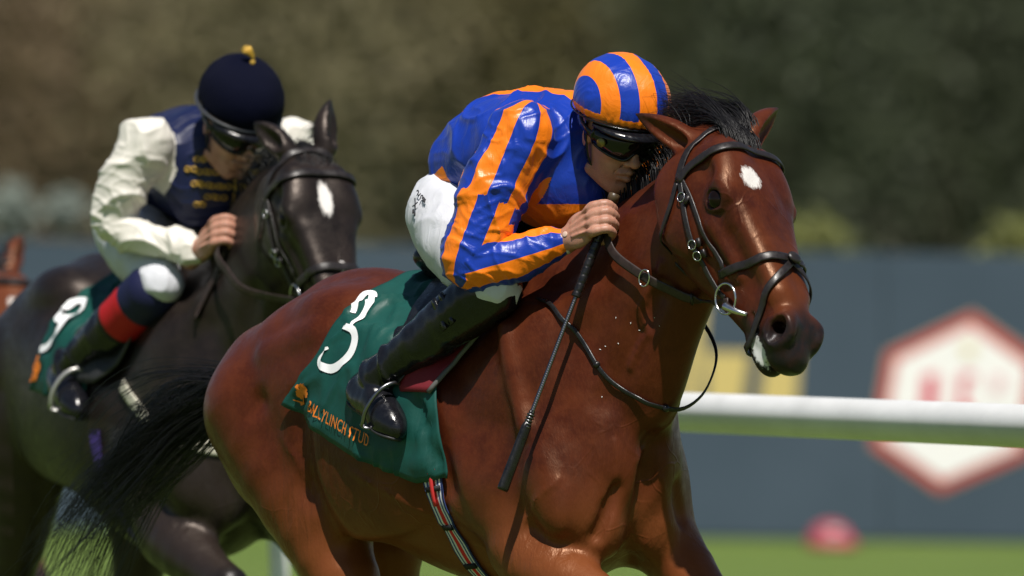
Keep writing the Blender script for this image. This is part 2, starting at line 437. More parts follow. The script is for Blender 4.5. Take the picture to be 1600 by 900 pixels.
    # ears: curled leaf with a hollow
    for b, t, o, s in ears:
        b, t, o = (np.array(q, float) for q in (b, t, o)); d = t-b; o = unit(o-unit(d)*(o@unit(d))); sd = np.cross(unit(d), o)
        rows = [(0, .030), (.2, .037), (.45, .036), (.7, .026), (.88, .013), (1.0, .004)]
        chain(F_, [(*(b+d*q+o*(-.010*math.sin(q*3.1))), r*.95) for q, r in rows], .02, 14)
        chain(F_, [(*(b+d*q+o*(r*.75+.002)), r*.74) for q, r in ((.16, .024), (.35, .034), (.6, .030), (.85, .017), (1.02, .008))], .006, 12, True)
    return w2
def neck(F_, B, T, rows, bend=0.0):
    """tube about the line B-T (X,Z); rows (s, upper edge, lower edge, half width); bend moves the far end sideways"""
    B, T = np.array(B, float), np.array(T, float); d = unit(T-B); L = float(np.linalg.norm(T-B)); R = spline(rows, 60)
    def f(X, Y, Z):
        x, z = X-F(B[0]), Z-F(B[1]); s = x*F(d[0])+z*F(d[1]); e = -x*F(d[1])+z*F(d[0]); shp = s.shape
        et, eb, w = (np.interp(s.ravel(), R[:, 0], R[:, i]).astype(F).reshape(shp) for i in (1, 2, 3))
        c, h = (et+eb)/2, (et-eb)/2; q = (e-c)/h; w = w*(1-F(.22)*np.clip(q, 0, 1)); y = Y-F(bend)*np.clip(s/F(L), 0, 1)**2
        k0 = np.sqrt(q*q+(y/w)**2); k1 = np.sqrt((q/h)**2+(y/w**2)**2)+F(1e-6); dd = k0*(k0-1)/k1
        return dd+np.maximum(np.maximum(F(R[0, 0])-s, s-F(R[-1, 0])), 0)
    m = max(R[:, 1].max(), -R[:, 2].min()); F_.add(f, [B[0]-m, -.25, B[1]-m], [T[0]+.2, .25, T[1]+.2], .09)
def legs(F_, fore, hind):
    """fore, hind: for each side rows of (x,y,z,r)"""
    for rows in fore+hind: chain(F_, rows, .05, 20)
def horse_field(p):
    F_ = Fld(); cu = p.get('croup', 0.0); trunk(F_, cu)
    neck(F_, *p['neck'])
    for s in (-1, 1):
        # hindquarter
        ell(F_, (-.42, s*.145, 1.365+cu*.7), (.26, .120, .17), ((.9, 0, .4), (0, 1, 0), (-.4, 0, .9)), .08)
        ell(F_, (-.565, s*.130, 1.25+cu*.7), (.16, .108, .24), ((.98, 0, .2), (0, 1, 0), (-.2, 0, .98)), .06)
        ell(F_, (-.20, s*.175, 1.535+cu*.7), (.10, .06, .05), None, .10)              # point of hip
        ell(F_, (-.06, s*.235, 1.22+cu*.5), (.36, .06, .26-cu*.5), None, .08)              # ribcage
        # shoulder, arm, breast
        ell(F_, (.47, s*.150, 1.32), (.16, .085, .26), ((.9, 0, -.43), (0, 1, 0), (.43, 0, .9)), .05)
        ell(F_, (.42, s*.198, 1.11), (.155, .07, .13), ((.9, 0, .43), (0, 1, 0), (-.43, 0, .9)), .045)     # triceps
        ell(F_, (.645, s*.158, 1.12), (.085, .085, .17), ((.9, 0, .4), (0, 1, 0), (-.4, 0, .9)), .06)     # point of shoulder
        ell(F_, (.71, s*.085, 1.05), (.075, .085, .135), ((1, 0, .2), (0, 1, 0), (-.2, 0, 1)), .028)     # pectoral
        ell(F_, (.68, s*.075, 1.30), (.09, .075, .17), None, .05)
    for c, r, ax, k in p['muscle']: ell(F_, c, r, ax, k)
    for a, b, r1, r2, k in p['groove']: rod(F_, a, b, r1, r2, k, True)
    rod(F_, (.835, 0, 1.20), (.80, 0, .93), .036, .036, .05, True)                                   # breast cleft
    legs(F_, p['fore'], p['hind'])
    for a, b, r1, r2, k in p['ridge']: rod(F_, a, b, r1, r2, k)
    p['w2'] = head(F_, p['poll'], p['A'], p['ears'], p.get('hs', 1.0))
    return F_
def horse_mesh(F_, lo, hi, fine, dh, db):
    """rectilinear grid: fine step dh inside the fine x/z range, coarser db elsewhere"""
    def axis(a, b, f0, f1):
        out = [np.arange(a, f0, db)] if a < f0 else []
        out.append(np.arange(max(f0, a), min(f1, b), dh))
        if f1 < b: out.append(np.arange(f1, b, db))
        return np.concatenate(out)
    xs = axis(lo[0], hi[0], fine[0], fine[1]); zs = axis(lo[2], hi[2], fine[2], fine[3]); ys = np.arange(lo[1], hi[1], (dh+db)/2 if dh < db else dh)
    return F_.mesh(xs, ys, zs)
P1 = dict(
    poll=(1.122, .02, 1.990), A=head_axes(*[th_local(q, 40) for q in view_axes((.30, -.54, -.785), 57)]), hs=1.12,
    neck=((.38, 1.28), (1.06, 1.885), [(-.05, .36, -.38, .19), (.2, .315, -.365, .155), (.39, .26, -.325, .125), (.556, .200, -.26, .102), (.705, .150, -.215, .086), (.82, .115, -.15, .074), (.91, .09, -.10, .064), (.95, .05, -.05, .04)], .01),
    ears=[((1.055, -.055, 1.950), (.905, -.125, 2.035), (-.1, -.8, .1), -1), ((1.095, .085, 1.965), (1.06, .215, 2.05), (.3, .5, .1), 1)],
    fore=[[(.50, -.16, 1.08, .10), (.54, -.165, .93, .10), (.68, -.165, .86, .085), (.84, -.155, .80, .060), (.95, -.15, .765, .05), (.93, -.15, .66, .036), (.87, -.15, .46, .033), (.83, -.15, .40, .05), (.89, -.15, .34, .05)],
          [(.55, .16, 1.12, .10), (.62, .165, 1.0, .10), (.74, .17, .90, .078), (.90, .165, .76, .056), (1.0, .16, .66, .05), (1.05, .16, .48, .035), (1.10, .16, .28, .034), (1.15, .16, .16, .045), (1.20, .16, .08, .055)]],
    hind=[[(-.53, -.155, 1.28, .165), (-.385, -.172, 1.10, .135), (-.25, -.172, .93, .105), (-.16, -.17, .78, .08), (-.20, -.165, .62, .055), (-.24, -.16, .52, .045), (-.16, -.16, .30, .033), (-.12, -.16, .16, .04), (-.05, -.16, .09, .055)],
          [(-.56, .16, 1.28, .17), (-.50, .17, 1.10, .14), (-.44, .17, .93, .10), (-.46, .17, .78, .075), (-.58, .165, .62, .052), (-.62, .16, .52, .045), (-.58, .16, .30, .033), (-.55, .16, .16, .04), (-.50, .16, .09, .055)]],
    muscle=[], groove=[], ridge=[])

# ---------------------------------------------------------------- rider
def rider_joints(**kw):
    J = dict(pelvis=(.135, 0, 1.815), waist=(.235, 0, 1.925), chest=(.37, 0, 1.965), upper=(.49, 0, 1.965), neck=(.575, 0, 1.975),
             head=(.685, -.005, 1.992), hf=(.87, -.15, -.44), hl=(.17, .98, .02),
             sh=(.53, .185, 1.985), el_r=(.465, -.305, 1.648), wr_r=(.655, -.143, 1.718), el_l=(.48, .31, 1.66), wr_l=(.66, .15, 1.70),
             hip=(.155, .115, 1.785), knee=(.485, .235, 1.60), ank=(.125, .305, 1.385), toe=(.215, .335, 1.242), heel=(.040, .305, 1.318))
    J.update(kw); return J
def sd(p, s): return (p[0], p[1]*s, p[2])
def hand(F_, wr, w, g, s, r=1.0):
    """fist closed round a rod: wrist point, rod direction w (up), forward g; s = -1 right hand, 1 left"""
    g = unit(g); w = unit(w); w = unit(w-g*(w@g)); o = np.cross(w, g) if s > 0 else np.cross(g, w); z = 1.17*r
    c = np.array(wr, float)+g*.052*z
    P = lambda a, b, d: c+(g*a+w*b+o*d)*z
    chain(F_, [(*np.array(wr)-g*.05, .030), (*np.array(wr), .027), (*P(-.03, 0, 0), .029)], .02, 6)
    ell(F_, P(.0, 0, .004), np.array((.050, .042, .019))*z, (g, w, o), .012)
    ell(F_, P(-.01, .030, -.006), np.array((.034, .018, .019))*z, (g, w, o), .012)
    for i, (b, ln) in enumerate(((.031, 1.0), (.0105, 1.06), (-.0105, 1.0), (-.031, .86))):
        rr = (.0098, .0102, .0098, .0086)[i]*z
        chain(F_, [(*P(.026, b*.85, .008), rr), (*P(.048, b, .010), rr*1.10), (*P(.048+.026*ln, b, -.004), rr*1.0), (*P(.046+.024*ln, b*.98, -.030*ln), rr*.95), (*P(.046, b*.96, -.041*ln), rr*.9), (*P(.024, b*.95, -.034), rr*.84)], .0035, 16)
        ell(F_, P(.047, b, .013), np.array((.011, .0085, .008))*z, (g, w, o), .010)
        rod(F_, P(.040, b*.95, .021), P(-.01, b*.6, .0225), .0022*z, .0018*z, .008)
    chain(F_, [(*P(-.02, .026, -.008), .016*z), (*P(.012, .043, -.018), .0125*z), (*P(.040, .047, -.030), .0108*z), (*P(.060, .040, -.040), .0095*z)], .01, 10)
    return P
def face(F_, c, f, l):
    f = unit(f); l = unit(np.array(l, float)-f*(np.array(l, float)@f)); u = np.cross(f, l); c = np.array(c, float); R = (f, l, u); g = 1.08
    Q = lambda a, b, d: c+(f*a+l*b+u*d)*g
    E = lambda p, r, k=.015, cut=False: ell(F_, Q(*p), np.array(r)*g, R, k, cut)
    def rd(p, q, r1, r2, k=.01, cut=False): rod(F_, Q(*p), Q(*q), r1*g, r2*g, k, cut)
    E((-.005, 0, .035), (.095, .074, .095), .02); E((.035, 0, -.05), (.060, .060, .075), .03)
    E((.062, 0, -.100), (.026, .026, .022), .022)                          # chin
    rd((.015, .054, -.085), (.066, .018, -.108), .014, .012, .02); rd((.015, -.054, -.085), (.066, -.018, -.108), .014, .012, .02)
    for s in (-1, 1):
        E((.060, s*.042, -.012), (.024, .022, .018), .022)                  # cheekbone
        E((.078, s*.030, .012), (.014, .018, .012), .012, True)             # eye socket
        E((.070, s*.028, .012), (.013, .014, .012), .006)
        rd((.082, s*.012, .030), (.070, s*.046, .030), .009, .008, .012)     # brow
        E((-.004, s*.072, -.004), (.017, .008, .032), .008)                 # ear
        E((-.002, s*.081, -.002), (.010, .005, .020), .006, True)
        rd((.090, s*.013, -.034), (.080, s*.030, -.062), .0025, .0025, .006, True)   # fold beside the mouth
    rd((.086, 0, .020), (.112, 0, -.024), .008, .011, .014)                # nose
    E((.113, 0, -.028), (.013, .012, .010), .008)
    for s in (-1, 1): E((.100, s*.013, -.032), (.011, .008, .008), .006); E((.103, s*.008, -.040), (.006, .004, .004), .004, True)
    rd((.092, -.020, -.060), (.098, 0, -.056), .006, .0075, .008); rd((.092, .020, -.060), (.098, 0, -.056), .006, .0075, .008)
    rd((.088, -.016, -.074), (.094, 0, -.073), .006, .008, .008); rd((.088, .016, -.074), (.094, 0, -.073), .006, .008, .008)
    rd((.090, -.024, -.066), (.103, 0, -.0655), .0022, .0025, .004, True); rd((.090, .024, -.066), (.103, 0, -.0655), .0022, .0025, .004, True)
    rd((.088, -.014, -.085), (.088, .014, -.085), .004, .004, .010, True)
    return Q, R
def fine_axis(a, b, f0, f1, dh, db):
    out = []
    if a < f0: out.append(np.arange(a, f0, db))
    out.append(np.arange(max(a, f0), min(b, f1), dh))
    if f1 < b: out.append(np.arange(f1, b, db))
    return np.concatenate(out)
def dist_axis(P, a, b):
    a, b = np.array(a, float), np.array(b, float); ab = b-a; t = np.clip((P-a)@ab/(ab@ab), 0, 1); return np.linalg.norm(P-a-t[:, None]*ab, axis=1), t
def around(P, a, b, ref):
    """angle of P about the axis a-b, measured from ref"""
    a, b = np.array(a, float), np.array(b, float); d = unit(b-a); r = np.array(ref, float); r = unit(r-d*(r@d)); q = np.cross(d, r); x = P-a
    return np.arctan2(x@q, x@r)
def make_rider(J, root, M, style, whip):
    lv, lf = {}, {}
    # body under the clothes
    B = Fld()
    ell(B, J['pelvis'], (.10, .12, .09), None, .03); ell(B, J['waist'], (.14, .12, .09), None, .05); ell(B, J['chest'], (.15, .13, .10), None, .05)
    rod(B, J['upper'], J['neck'], .08, .055, .03); rod(B, J['neck'], np.array(J['head'])+V3(-.01, 0, -.04), .052, .050, .03)
    Q, R = face(B, J['head'], J['hf'], J['hl'])
    for s, e, w in ((-1, 'el_r', 'wr_r'), (1, 'el_l', 'wr_l')):
        rod(B, sd(J['sh'], s), J[e], .045, .038, .03); rod(B, J[e], J[w], .036, .026, .02)
        rod(B, sd(J['hip'], s), sd(J['knee'], s), .07, .048, .03); rod(B, sd(J['knee'], s), sd(J['ank'], s), .045, .03, .02)
        rod(B, sd(J['heel'], s), sd(J['toe'], s), .025, .022, .02); rod(B, sd(J['ank'], s), sd(J['heel'], s), .03, .025, .02)
    wd = unit(np.array(whip[0])-np.array(whip[1])); g = np.array(J.get('g_r', (.82, .12, .40)))
    Ph = hand(B, J['wr_r'], wd, g, -1)
    hand(B, J['wr_l'], (.1, -.3, .9), (.85, -.15, .3), 1)
    xs = fine_axis(-.1, .95, .60, .86, .003, .008); ys = fine_axis(-.40, .40, -.20, .10, .003, .008); zs = fine_axis(1.2, 2.25, 1.66, 2.0, .003, .008)
    v, q = B.mesh(xs, ys, zs); P = (v-np.array(J['head']))@np.array(R).T
    lip = np.exp(-((P[:, 0]-.094)/.014)**2-(P[:, 1]/.021)**2-((P[:, 2]+.066)/.011)**2)
    stub = smoothstep(-.045, -.06, P[:, 2])*smoothstep(.0, .03, P[:, 0])
    mesh_obj('body', v, q, M['skin'], root, attrs={'lip': lip, 'stub': stub})
    # shirt
    C = Fld()
    ell(C, np.array(J['waist'])+V3(-.01, 0, .0), (.185, .175, .135), ((.85, 0, .5), (0, 1, 0), (-.5, 0, .85)), .05); ell(C, J['chest'], (.20, .185, .14), None, .06)
    ell(C, J['upper'], (.13, .17, .115), None, .06); ell(C, np.array(J['upper'])+V3(-.01, 0, -.10), (.15, .15, .12), None, .06); rod(C, J['upper'], J['neck'], .085, .062, .04)
    for s, e, w in ((-1, 'el_r', 'wr_r'), (1, 'el_l', 'wr_l')):
        sh = np.array(sd(J['sh'], s)); el = np.array(J[e]); wr = np.array(J[w]); m1 = (sh+el)/2+V3(0, s*.01, 0); m2 = (el+wr)/2+V3(0, 0, -.006)
        sl = style.get('sleeve', 1.0); chain(C, [(*sh, .088*sl), (*m1, .084*sl), (*(el+(sh-el)*.12), .074*sl), (*(el+(wr-el)*.1), .068*sl), (*m2, .057*sl), (*(wr-(wr-el)*.12), .040)], .035, 20)
        rod(C, wr-(wr-el)*.14, wr-(wr-el)*.02, .036, .034, .012)
    d = .0045
    v, q = C.mesh(np.arange(-.12, .82, d), np.arange(-.46, .46, d), np.arange(1.50, 2.18, d)); v = relax(v, q, 2)
    nrm = normals(v, q)
    # folds: creases run round the limbs and fan out from elbow, armpit and waist
    er, ew, shr = np.array(J['el_r']), np.array(J['wr_r']), np.array(sd(J['sh'], -1))
    d_up, t_up = dist_axis(v, shr, er); d_fo, t_fo = dist_axis(v, er, ew); d_t, t_t = dist_axis(v, J['pelvis'], J['upper'])
    d_ul, _ = dist_axis(v, sd(J['sh'], 1), J['el_l']); d_fl, _ = dist_axis(v, J['el_l'], J['wr_l'])
    side = v[:, 1] < 0
    d_up2 = np.where(side, d_up, d_ul); d_fo2 = np.where(side, d_fo, d_fl); arm = np.minimum(d_up2/.088, d_fo2/.062) < np.clip(1.28-.0*d_t, 0, 9); arm &= (d_t > .165) | (d_fo2 < .08)
    n1 = fbm(v*np.array([1, 1.3, 1]), 6.5, style['seed'], 2); wv = v+.05*np.stack([n1, noise3(v, 7, 91), noise3(v, 7, 92)], 1)
    n2 = 1-np.abs(noise3(wv, 9, style['seed']+5)); n3 = 1-np.abs(noise3(wv*np.array([1.0, .5, 1.5]), 21, style['seed']+9))
    along = np.where(d_fo2 < d_up2, t_fo*.25, t_up*.33)
    rib = 1-np.abs(np.sin((along*36+n1*2.2)*np.pi*.5)); elb = np.exp(-(np.linalg.norm(v-np.where(side[:, None], er, np.array(J['el_l'])), axis=1)/.10)**2)
    disp = .008*n1+.012*(n2**4-.25)+.0045*(n3**5-.2)+np.where(arm, .008*(rib**3-.2)*(.25+.9*elb), .0)
    v = v+nrm*disp[:, None]; v = relax(v, q, 1, .4)
    if style['kind'] == 'stripes':
        ang = np.where(d_fo < d_up, around(v, er, ew, (0, 0, 1)), around(v, shr, er, (.766, -.643, .1)))
        at_ = around(v, J['pelvis'], J['upper'], (0, 0, 1))
        f_arm = np.where(d_fo < d_up, np.cos(4*(ang-.55)), -np.cos(5*(ang+.10-.26*(t_up > .50))))*.6-.06
        aa = np.abs(at_); f_tor = np.maximum.reduce([(.40-aa)*2, .20-np.abs(aa-1.42)-smoothstep(.25, .35, t_t)*2, np.where(t_t > .45, (1.812-v[:, 2])*9, -1)])
        f = np.where(arm, f_arm, f_tor)
    else:
        f = np.where(arm, 1.0, -1.0)
    so = mesh_obj('racing_shirt', v, q, M[style['shirt']], root, attrs={'f': f})
    # cuff
    mb = MB()
    for e, w in (('el_r', 'wr_r'), ('el_l', 'wr_l')):
        a, b = np.array(J[e], float), np.array(J[w], float); dd = unit(b-a); mb.add(*tube([b-dd*.012, b-dd*.002, b+dd*.004], .0335, 16))
    mb.each('cuff', M[style['cuff']], root)
    # breeches
    D = Fld(); ell(D, np.array(J['pelvis'])+V3(-.005, 0, -.005), (.122, .152, .118), None, .04)
    for s in (-1, 1):
        hp, kn = np.array(sd(J['hip'], s)), np.array(sd(J['knee'], s))
        chain(D, [(*hp, .108), (*(hp*.6+kn*.4+V3(0, s*.01, -.005)), .098), (*(hp*.15+kn*.85), .078*style.get('knee', 1)), (*kn, .066*style.get('knee', 1))], .05, 10)
        an = np.array(sd(J['ank'], s)); rod(D, kn, kn*.9+an*.1, .060, .052, .02)
    d = .006; v, q = D.mesh(np.arange(-.2, .65, d), np.arange(-.4, .4, d), np.arange(1.42, 2.0, d)); v = relax(v, q, 2); nrm = normals(v, q)
    n1 = fbm(v, 8, style['seed']+30, 2); v = v+nrm*(.006*n1+.005*((1-np.abs(noise3(v*np.array([1, 1, .5]), 22, 4)))**3))[:, None]
    mesh_obj('breeches', v, q, M['breeches'], root)
    # boots
    for s in (-1, 1):
        K = Fld(); kn, an, to, he = (np.array(sd(J[n], s)) for n in ('knee', 'ank', 'toe', 'heel'))
        top = kn*.90+an*.10 if style['kind'] == 'stripes' else kn*.66+an*.34
        if style['kind'] == 'stripes': chain(K, [(*kn, .070), (*(kn*.8+an*.2), .074), (*(kn*.55+an*.45), .068), (*(kn*.2+an*.8), .052), (*an, .047)], .02, 12)
        else: chain(K, [(*(kn*.62+an*.38), .066), (*(kn*.45+an*.55), .064), (*(kn*.2+an*.8), .050), (*an, .046)], .02, 12)
        fw = unit(to-he); up = unit(an-he-fw*((an-he)@fw))
        chain(K, [(*(he+up*.012), .040), (*(he*.6+to*.4+up*.022), .049), (*(he*.2+to*.8+up*.006), .045), (*to, .030)], .025, 10)
        rod(K, an, he+up*.03, .045, .036, .02)
        d = .0045; lo = np.min([kn, an, to, he], 0)-.1; hi = np.max([kn, an, to, he], 0)+.1
        v, q = K.mesh(np.arange(lo[0], hi[0], d), np.arange(lo[1], hi[1], d), np.arange(lo[2], hi[2], d)); v = relax(v, q, 1); nrm = normals(v, q)
        da = np.linalg.norm(v-an-up*.01, axis=1); n1 = fbm(v, 10, 3, 2)
        ax = unit(an-kn); tt = (v-kn)@ax
        v = v+nrm*(.016*(1-np.abs(np.sin((tt*34+n1*1.6))))**1.5*np.exp(-(da/.080)**2)+.003*n1+.0025*np.sin(tt*26+n1*2))[:, None]
        bo = mesh_obj('boot', v, q, M['boot'], root)
        sole = MB(); pth = spline([he-fw*.036-up*.020, he-up*.024+fw*.02, he*.55+to*.45-up*.020, he*.2+to*.8-up*.030, to-up*.020+fw*.022], 16)
        sole.add(*sweep(pth, np.interp(np.linspace(0, 1, 16), [0, .1, .35, .7, .92, 1], [.015, .033, .030, .041, .030, .012]), .005, up, 8, 3)); sole.build('sole', M['rubber'], bo)
        if style['kind'] != 'stripes':
            K2 = Fld(); chain(K2, [(*(kn*.90+an*.10), .079), (*(kn*.62+an*.38), .071), (*(kn*.56+an*.44), .069)], .02, 8); d = .006
            v, q = K2.mesh(np.arange(lo[0], hi[0], d), np.arange(lo[1], hi[1], d), np.arange(lo[2], hi[2], d)); tt = ((v-kn)@ax)/np.linalg.norm(an-kn)
            mesh_obj('gaiter', v, q, M['gaiter'], root, attrs={'f': tt})
        else:
            mb = MB(); side_ = unit(np.cross(ax, V3(0, 1, 0))); c = kn*.72+an*.28
            # strap panel on the outside of the boot top
            for k in (0, 1): mb.add(*sweep(spline([c+V3(0, s*.067, 0)+side_*a+ax*(.028*k-.014) for a in (-.045, -.015, .015, .045)], 8), .009, .003, V3(0, s, 0), 6, 4))
            mb.each('boot_strap', M['boot'], bo)
    # helmet under its silk cover
    f, l, u = R; hc = np.array(J['head'])+u*.088-f*.004
    Hh = Fld(); hr_ = np.array(style.get('helmet', (.138, .120, .118)))
    ell(Hh, hc, hr_, R, .02)
    pl = unit(u*1.0-f*.10); base = hc-u*.030
    def below(X, Y, Z): return (X-F(base[0]))*F(pl[0])+(Y-F(base[1]))*F(pl[1])+(Z-F(base[2]))*F(pl[2])
    Hh.cut(lambda X, Y, Z: below(X, Y, Z), hc-.3, hc+.3, .012)
    ell(Hh, hc+V3(0, 0, 0)-u*.035, hr_*np.array((.92, .9, .9)), R, .004, True)
    d = .004; v, q = Hh.mesh(*(np.arange(hc[i]-.17, hc[i]+.17, d) for i in range(3))); v = relax(v, q, 1); nrm = normals(v, q); p = (v-hc)@np.array(R).T
    n1 = fbm(v, 14, 11, 2); ed = np.exp(-((v-base)@pl/.030)**2); ph = np.arctan2(p[:, 1], p[:, 0])
    if style['kind'] == 'stripes':
        # silk gathered along each panel seam and at the rim
        cell = np.abs(((p[:, 1]/.0455)+.5) % 1-.5)*2
        disp = .0035*n1+.0011*(1-np.abs(np.sin(p[:, 0]*120+n1*3.5)))*cell*(1+n1)+.0012*ed*np.sin(ph*36+n1*5)
        v = v+nrm*disp[:, None]; h_ = (v-base)@pl
        lat = np.degrees(np.arcsin(np.clip(p[:, 1]/(hr_[1]*1.02), -1, 1))); fs = np.where(h_ < .020, 1.0, np.cos(np.clip(lat, -67, 67)/22.5*np.pi)*.8)
        hm = mesh_obj('helmet', v, q, M[style['shirt']], root, attrs={'f': fs})
    else:
        v = v+nrm*(.002*n1)[:, None]; hm = mesh_obj('helmet', v, q, M['navy_cap'], root, attrs={'f': -np.ones(len(v))})
        mb = MB(); tp = hc+u*hr_[2]
        for k in range(26):
            a = rng.uniform(-1, 1, 3)*.011; mb.add(*tube(spline([tp, tp+u*.018-f*.006+a*.3, tp+u*.030-f*.024-l*.018+a], 5), .0022, 5))
        mb.add(*tube([tp-u*.012, tp+u*.010], .007, 8)); mb.build('tassel', M['gold'], hm)
    rim = []
    for a in np.linspace(0, 2*math.pi, 49)[:-1]:
        x = f*math.cos(a)*hr_[0]*.985+l*math.sin(a)*hr_[1]*.985; x = x-pl*(x@pl); rim.append(base+x-pl*.004)
    mb = MB(); mb.add(*sweep(rim, *((.003, .003) if style['kind'] == 'stripes' else (.007, .005)), pl, 6, closed=True)); mb.build('helmet_rim', M['boot'] if style['kind'] == 'stripes' else M['grey_band'], hm)
    pk = MB(); rows = []
    for a in np.linspace(-1.15, 1.15, 21):
        x = f*math.cos(a)*hr_[0]*.95+l*math.sin(a)*hr_[1]*.95; x = x-pl*(x@pl); o_ = unit(x); e = max(0, math.cos(a*1.25))
        rows.append([base+x-pl*.006, base+x+o_*.030*e-pl*(.010+.014*e), base+x+o_*.028*e-pl*(.015+.014*e), base+x-pl*.014])
    vv = np.array(rows).reshape(-1, 3); ff = [(i*4+j, i*4+(j+1) % 4, (i+1)*4+(j+1) % 4, (i+1)*4+j) for i in range(20) for j in range(4)]
    pk.add(vv, ff); pk.build('peak', M['boot'], hm)
    # goggles
    c = np.array(J['head']); gl = []
    for a in np.linspace(-1.25, 1.25, 33):
        e = abs(a)/1.25; nb = math.exp(-(a/.20)**2); top, bot = .046-.006*e, -.026+.020*e**2+.026*nb; out = []
        for t in (0, .25, .5, .75, 1):
            b_ = .012*math.sin(t*math.pi); out.append(c+f*(.006+(.112+b_)*math.cos(a))+l*(.090+b_)*math.sin(a)+u*(top+(bot-top)*t))
        inner = [p_-unit(p_-c)*.012 for p_ in out[::-1]]; gl.append(out+inner)
    vv = np.array(gl).reshape(-1, 3); n_ = 10; ff = [(i*n_+j, i*n_+(j+1) % n_, (i+1)*n_+(j+1) % n_, (i+1)*n_+j) for i in range(32) for j in range(n_)]+[tuple(range(n_)), tuple(32*n_+j for j in range(n_))[::-1]]
    gg = mesh_obj('goggles', vv, ff, M['lens'], root)
    mb = MB()
    for k in (0, 4):
        mb.add(*tube([gl[i][k] for i in range(33)], .0042, 6))
    for s in (-1, 1):
        e = gl[0 if s < 0 else 32]; mb.add(*tube([e[0], e[2], e[4]], .005, 6))
    mb.each('goggle_frame', M['boot'], gg)
    mb = MB(); pth = [gl[0][2]]+[c+f*(.106*math.cos(a))+l*.098*math.sin(a)+u*(.016+.02*(abs(a)-1.3)) for a in np.linspace(-1.5, -2.9, 9)]
    mb.add(*sweep(pth, .009, .002, [p_-c for p_ in pth], 6, 3)); pth = [gl[32][2]]+[c+f*(.106*math.cos(a))+l*.098*math.sin(a)+u*(.016+.02*(abs(a)-1.3)) for a in np.linspace(1.5, 2.9, 9)]
    mb.add(*sweep(pth, .009, .002, [p_-c for p_ in pth], 6, 3)); mb.each('goggle_strap', M['boot'], gg)
    if style['kind'] == 'stripes':
        i = 4; p_ = gl[i][2]; o_ = unit(np.cross(np.array(gl[i+1][2])-gl[i-1][2], u)); o_ = o_ if o_@(p_-c) > 0 else -o_
        mb = MB(); mb.add(*tube([p_+o_*.003, p_+o_*.010], .0115, 16)); mb.build('goggle_badge', M['dull_gold'], gg)
    mb = MB()
    for s in (-1, 1): mb.add(*sweep(spline([c+l*s*.090-f*.005+u*.045, c+l*s*.084+f*.0-u*.01, c+l*s*.068+f*.022-u*.075, c+l*s*.026+f*.060-u*.122, c+f*.066-u*.128], 18), .008, .0016, l*s, 6, 3))
    mb.each('chin_strap', M['boot'], hm)
    return dict(body=B, Ph=Ph, Q=Q, R=R, shirt=C, breeches=D)

# ---------------------------------------------------------------- materials in use
M = {}
def coat(name, base, light, dark, points, rough=.44, spec=.5, tint=(1, .62, .40), gold=(.185, .056, .017)):
    m = Mat(name, rough, spec); big = m.noise(2.6, 3, .55); mid = m.noise(11, 4, .6, dist=.4)
    c = m.mix(m.ramp(big, [(.35, (0, 0, 0)), (.68, (1, 1, 1))]), dark, base); c = m.mix(m.math('MULTIPLY', m.ramp(mid, [(.42, (0, 0, 0)), (.72, (1, 1, 1))]), .55), c, light)
    c = m.mix(m.math('MULTIPLY', m.attr('gold'), .75), c, gold)
    hair_ = m.noise(260, 3, .6, stretch=(.35, 1, .25)); c = m.mix(m.math('MULTIPLY', m.ramp(hair_, [(.45, (0, 0, 0)), (.8, (1, 1, 1))]), .35), c, light)
    pt = m.attr('points'); e = m.noise(34, 4, .6)
    c = m.mix(m.math('MINIMUM', m.math('MAXIMUM', m.math('ADD', pt, m.math('MULTIPLY', m.math('SUBTRACT', e, .5), m.math('MULTIPLY', pt, .7))), 0), 1), c, points)
    st = m.attr('star'); st = m.math('ADD', st, m.math('MULTIPLY', m.math('SUBTRACT', m.noise(120, 3, .7, stretch=(1, 1, .35)), .5), .7))
    c = m.mix(m.ramp(st, [(.36, (0, 0, 0)), (.62, (1, 1, 1))]), c, (.72, .68, .65))
    fo = m.math('ADD', m.attr('foam'), m.math('MULTIPLY', m.math('SUBTRACT', m.noise(120, 4, .7), .5), 1.0)); c = m.mix(m.ramp(fo, [(.45, (0, 0, 0)), (.62, (1, 1, 1))]), c, (.62, .62, .60))
    m.base(c); m.rough(m.ramp(m.noise(38, 4, .6), [(.3, (rough-.07,)*3), (.75, (rough+.13,)*3)])); m.ln(m.mix(pt, tint, (.62, .64, .68)), m.b.inputs['Specular Tint'])
    m.bump(m.noise(300, 3, .6, stretch=(.35, 1, .28)), .30, .0020); m.bump(m.noise(46, 4, .6, stretch=(1.2, 1, .55), dist=.8), .10, .004); m.bump(m.noise(7, 3, .5), .12, .02)
    # veins under the skin, skin folds
    wv = m.node('ShaderNodeVectorMath', operation='ADD'); nz = m.node('ShaderNodeTexNoise'); nz.inputs['Scale'].default_value = 5; m.ln(m.coord(), nz.inputs['Vector']); sc_ = m.node('ShaderNodeVectorMath', operation='SCALE'); m.ln(nz.outputs['Color'], sc_.inputs[0]); sc_.inputs['Scale'].default_value = .22; m.ln(m.coord(), wv.inputs[0]); m.ln(sc_.outputs[0], wv.inputs[1])
    vo = m.node('ShaderNodeTexVoronoi', feature='DISTANCE_TO_EDGE'); vo.inputs['Scale'].default_value = 7.5; m.ln(wv.outputs[0], vo.inputs['Vector'])
    vein = m.math('MULTIPLY', m.ramp(vo.outputs['Distance'], [(0, (1, 1, 1)), (.045, (0, 0, 0))], 'EASE'), m.ramp(m.noise(3.1, 2), [(.44, (0, 0, 0)), (.60, (1, 1, 1))])); m.bump(m.math('MULTIPLY', vein, m.attr('vein')), .32, .0035)
    fo2 = m.attr('fold'); rip = m.noise(26, 3, .55, stretch=(1.5, 1, .30), dist=.4); m.bump(m.math('MULTIPLY', rip, fo2), .7, .010)
    return m.m
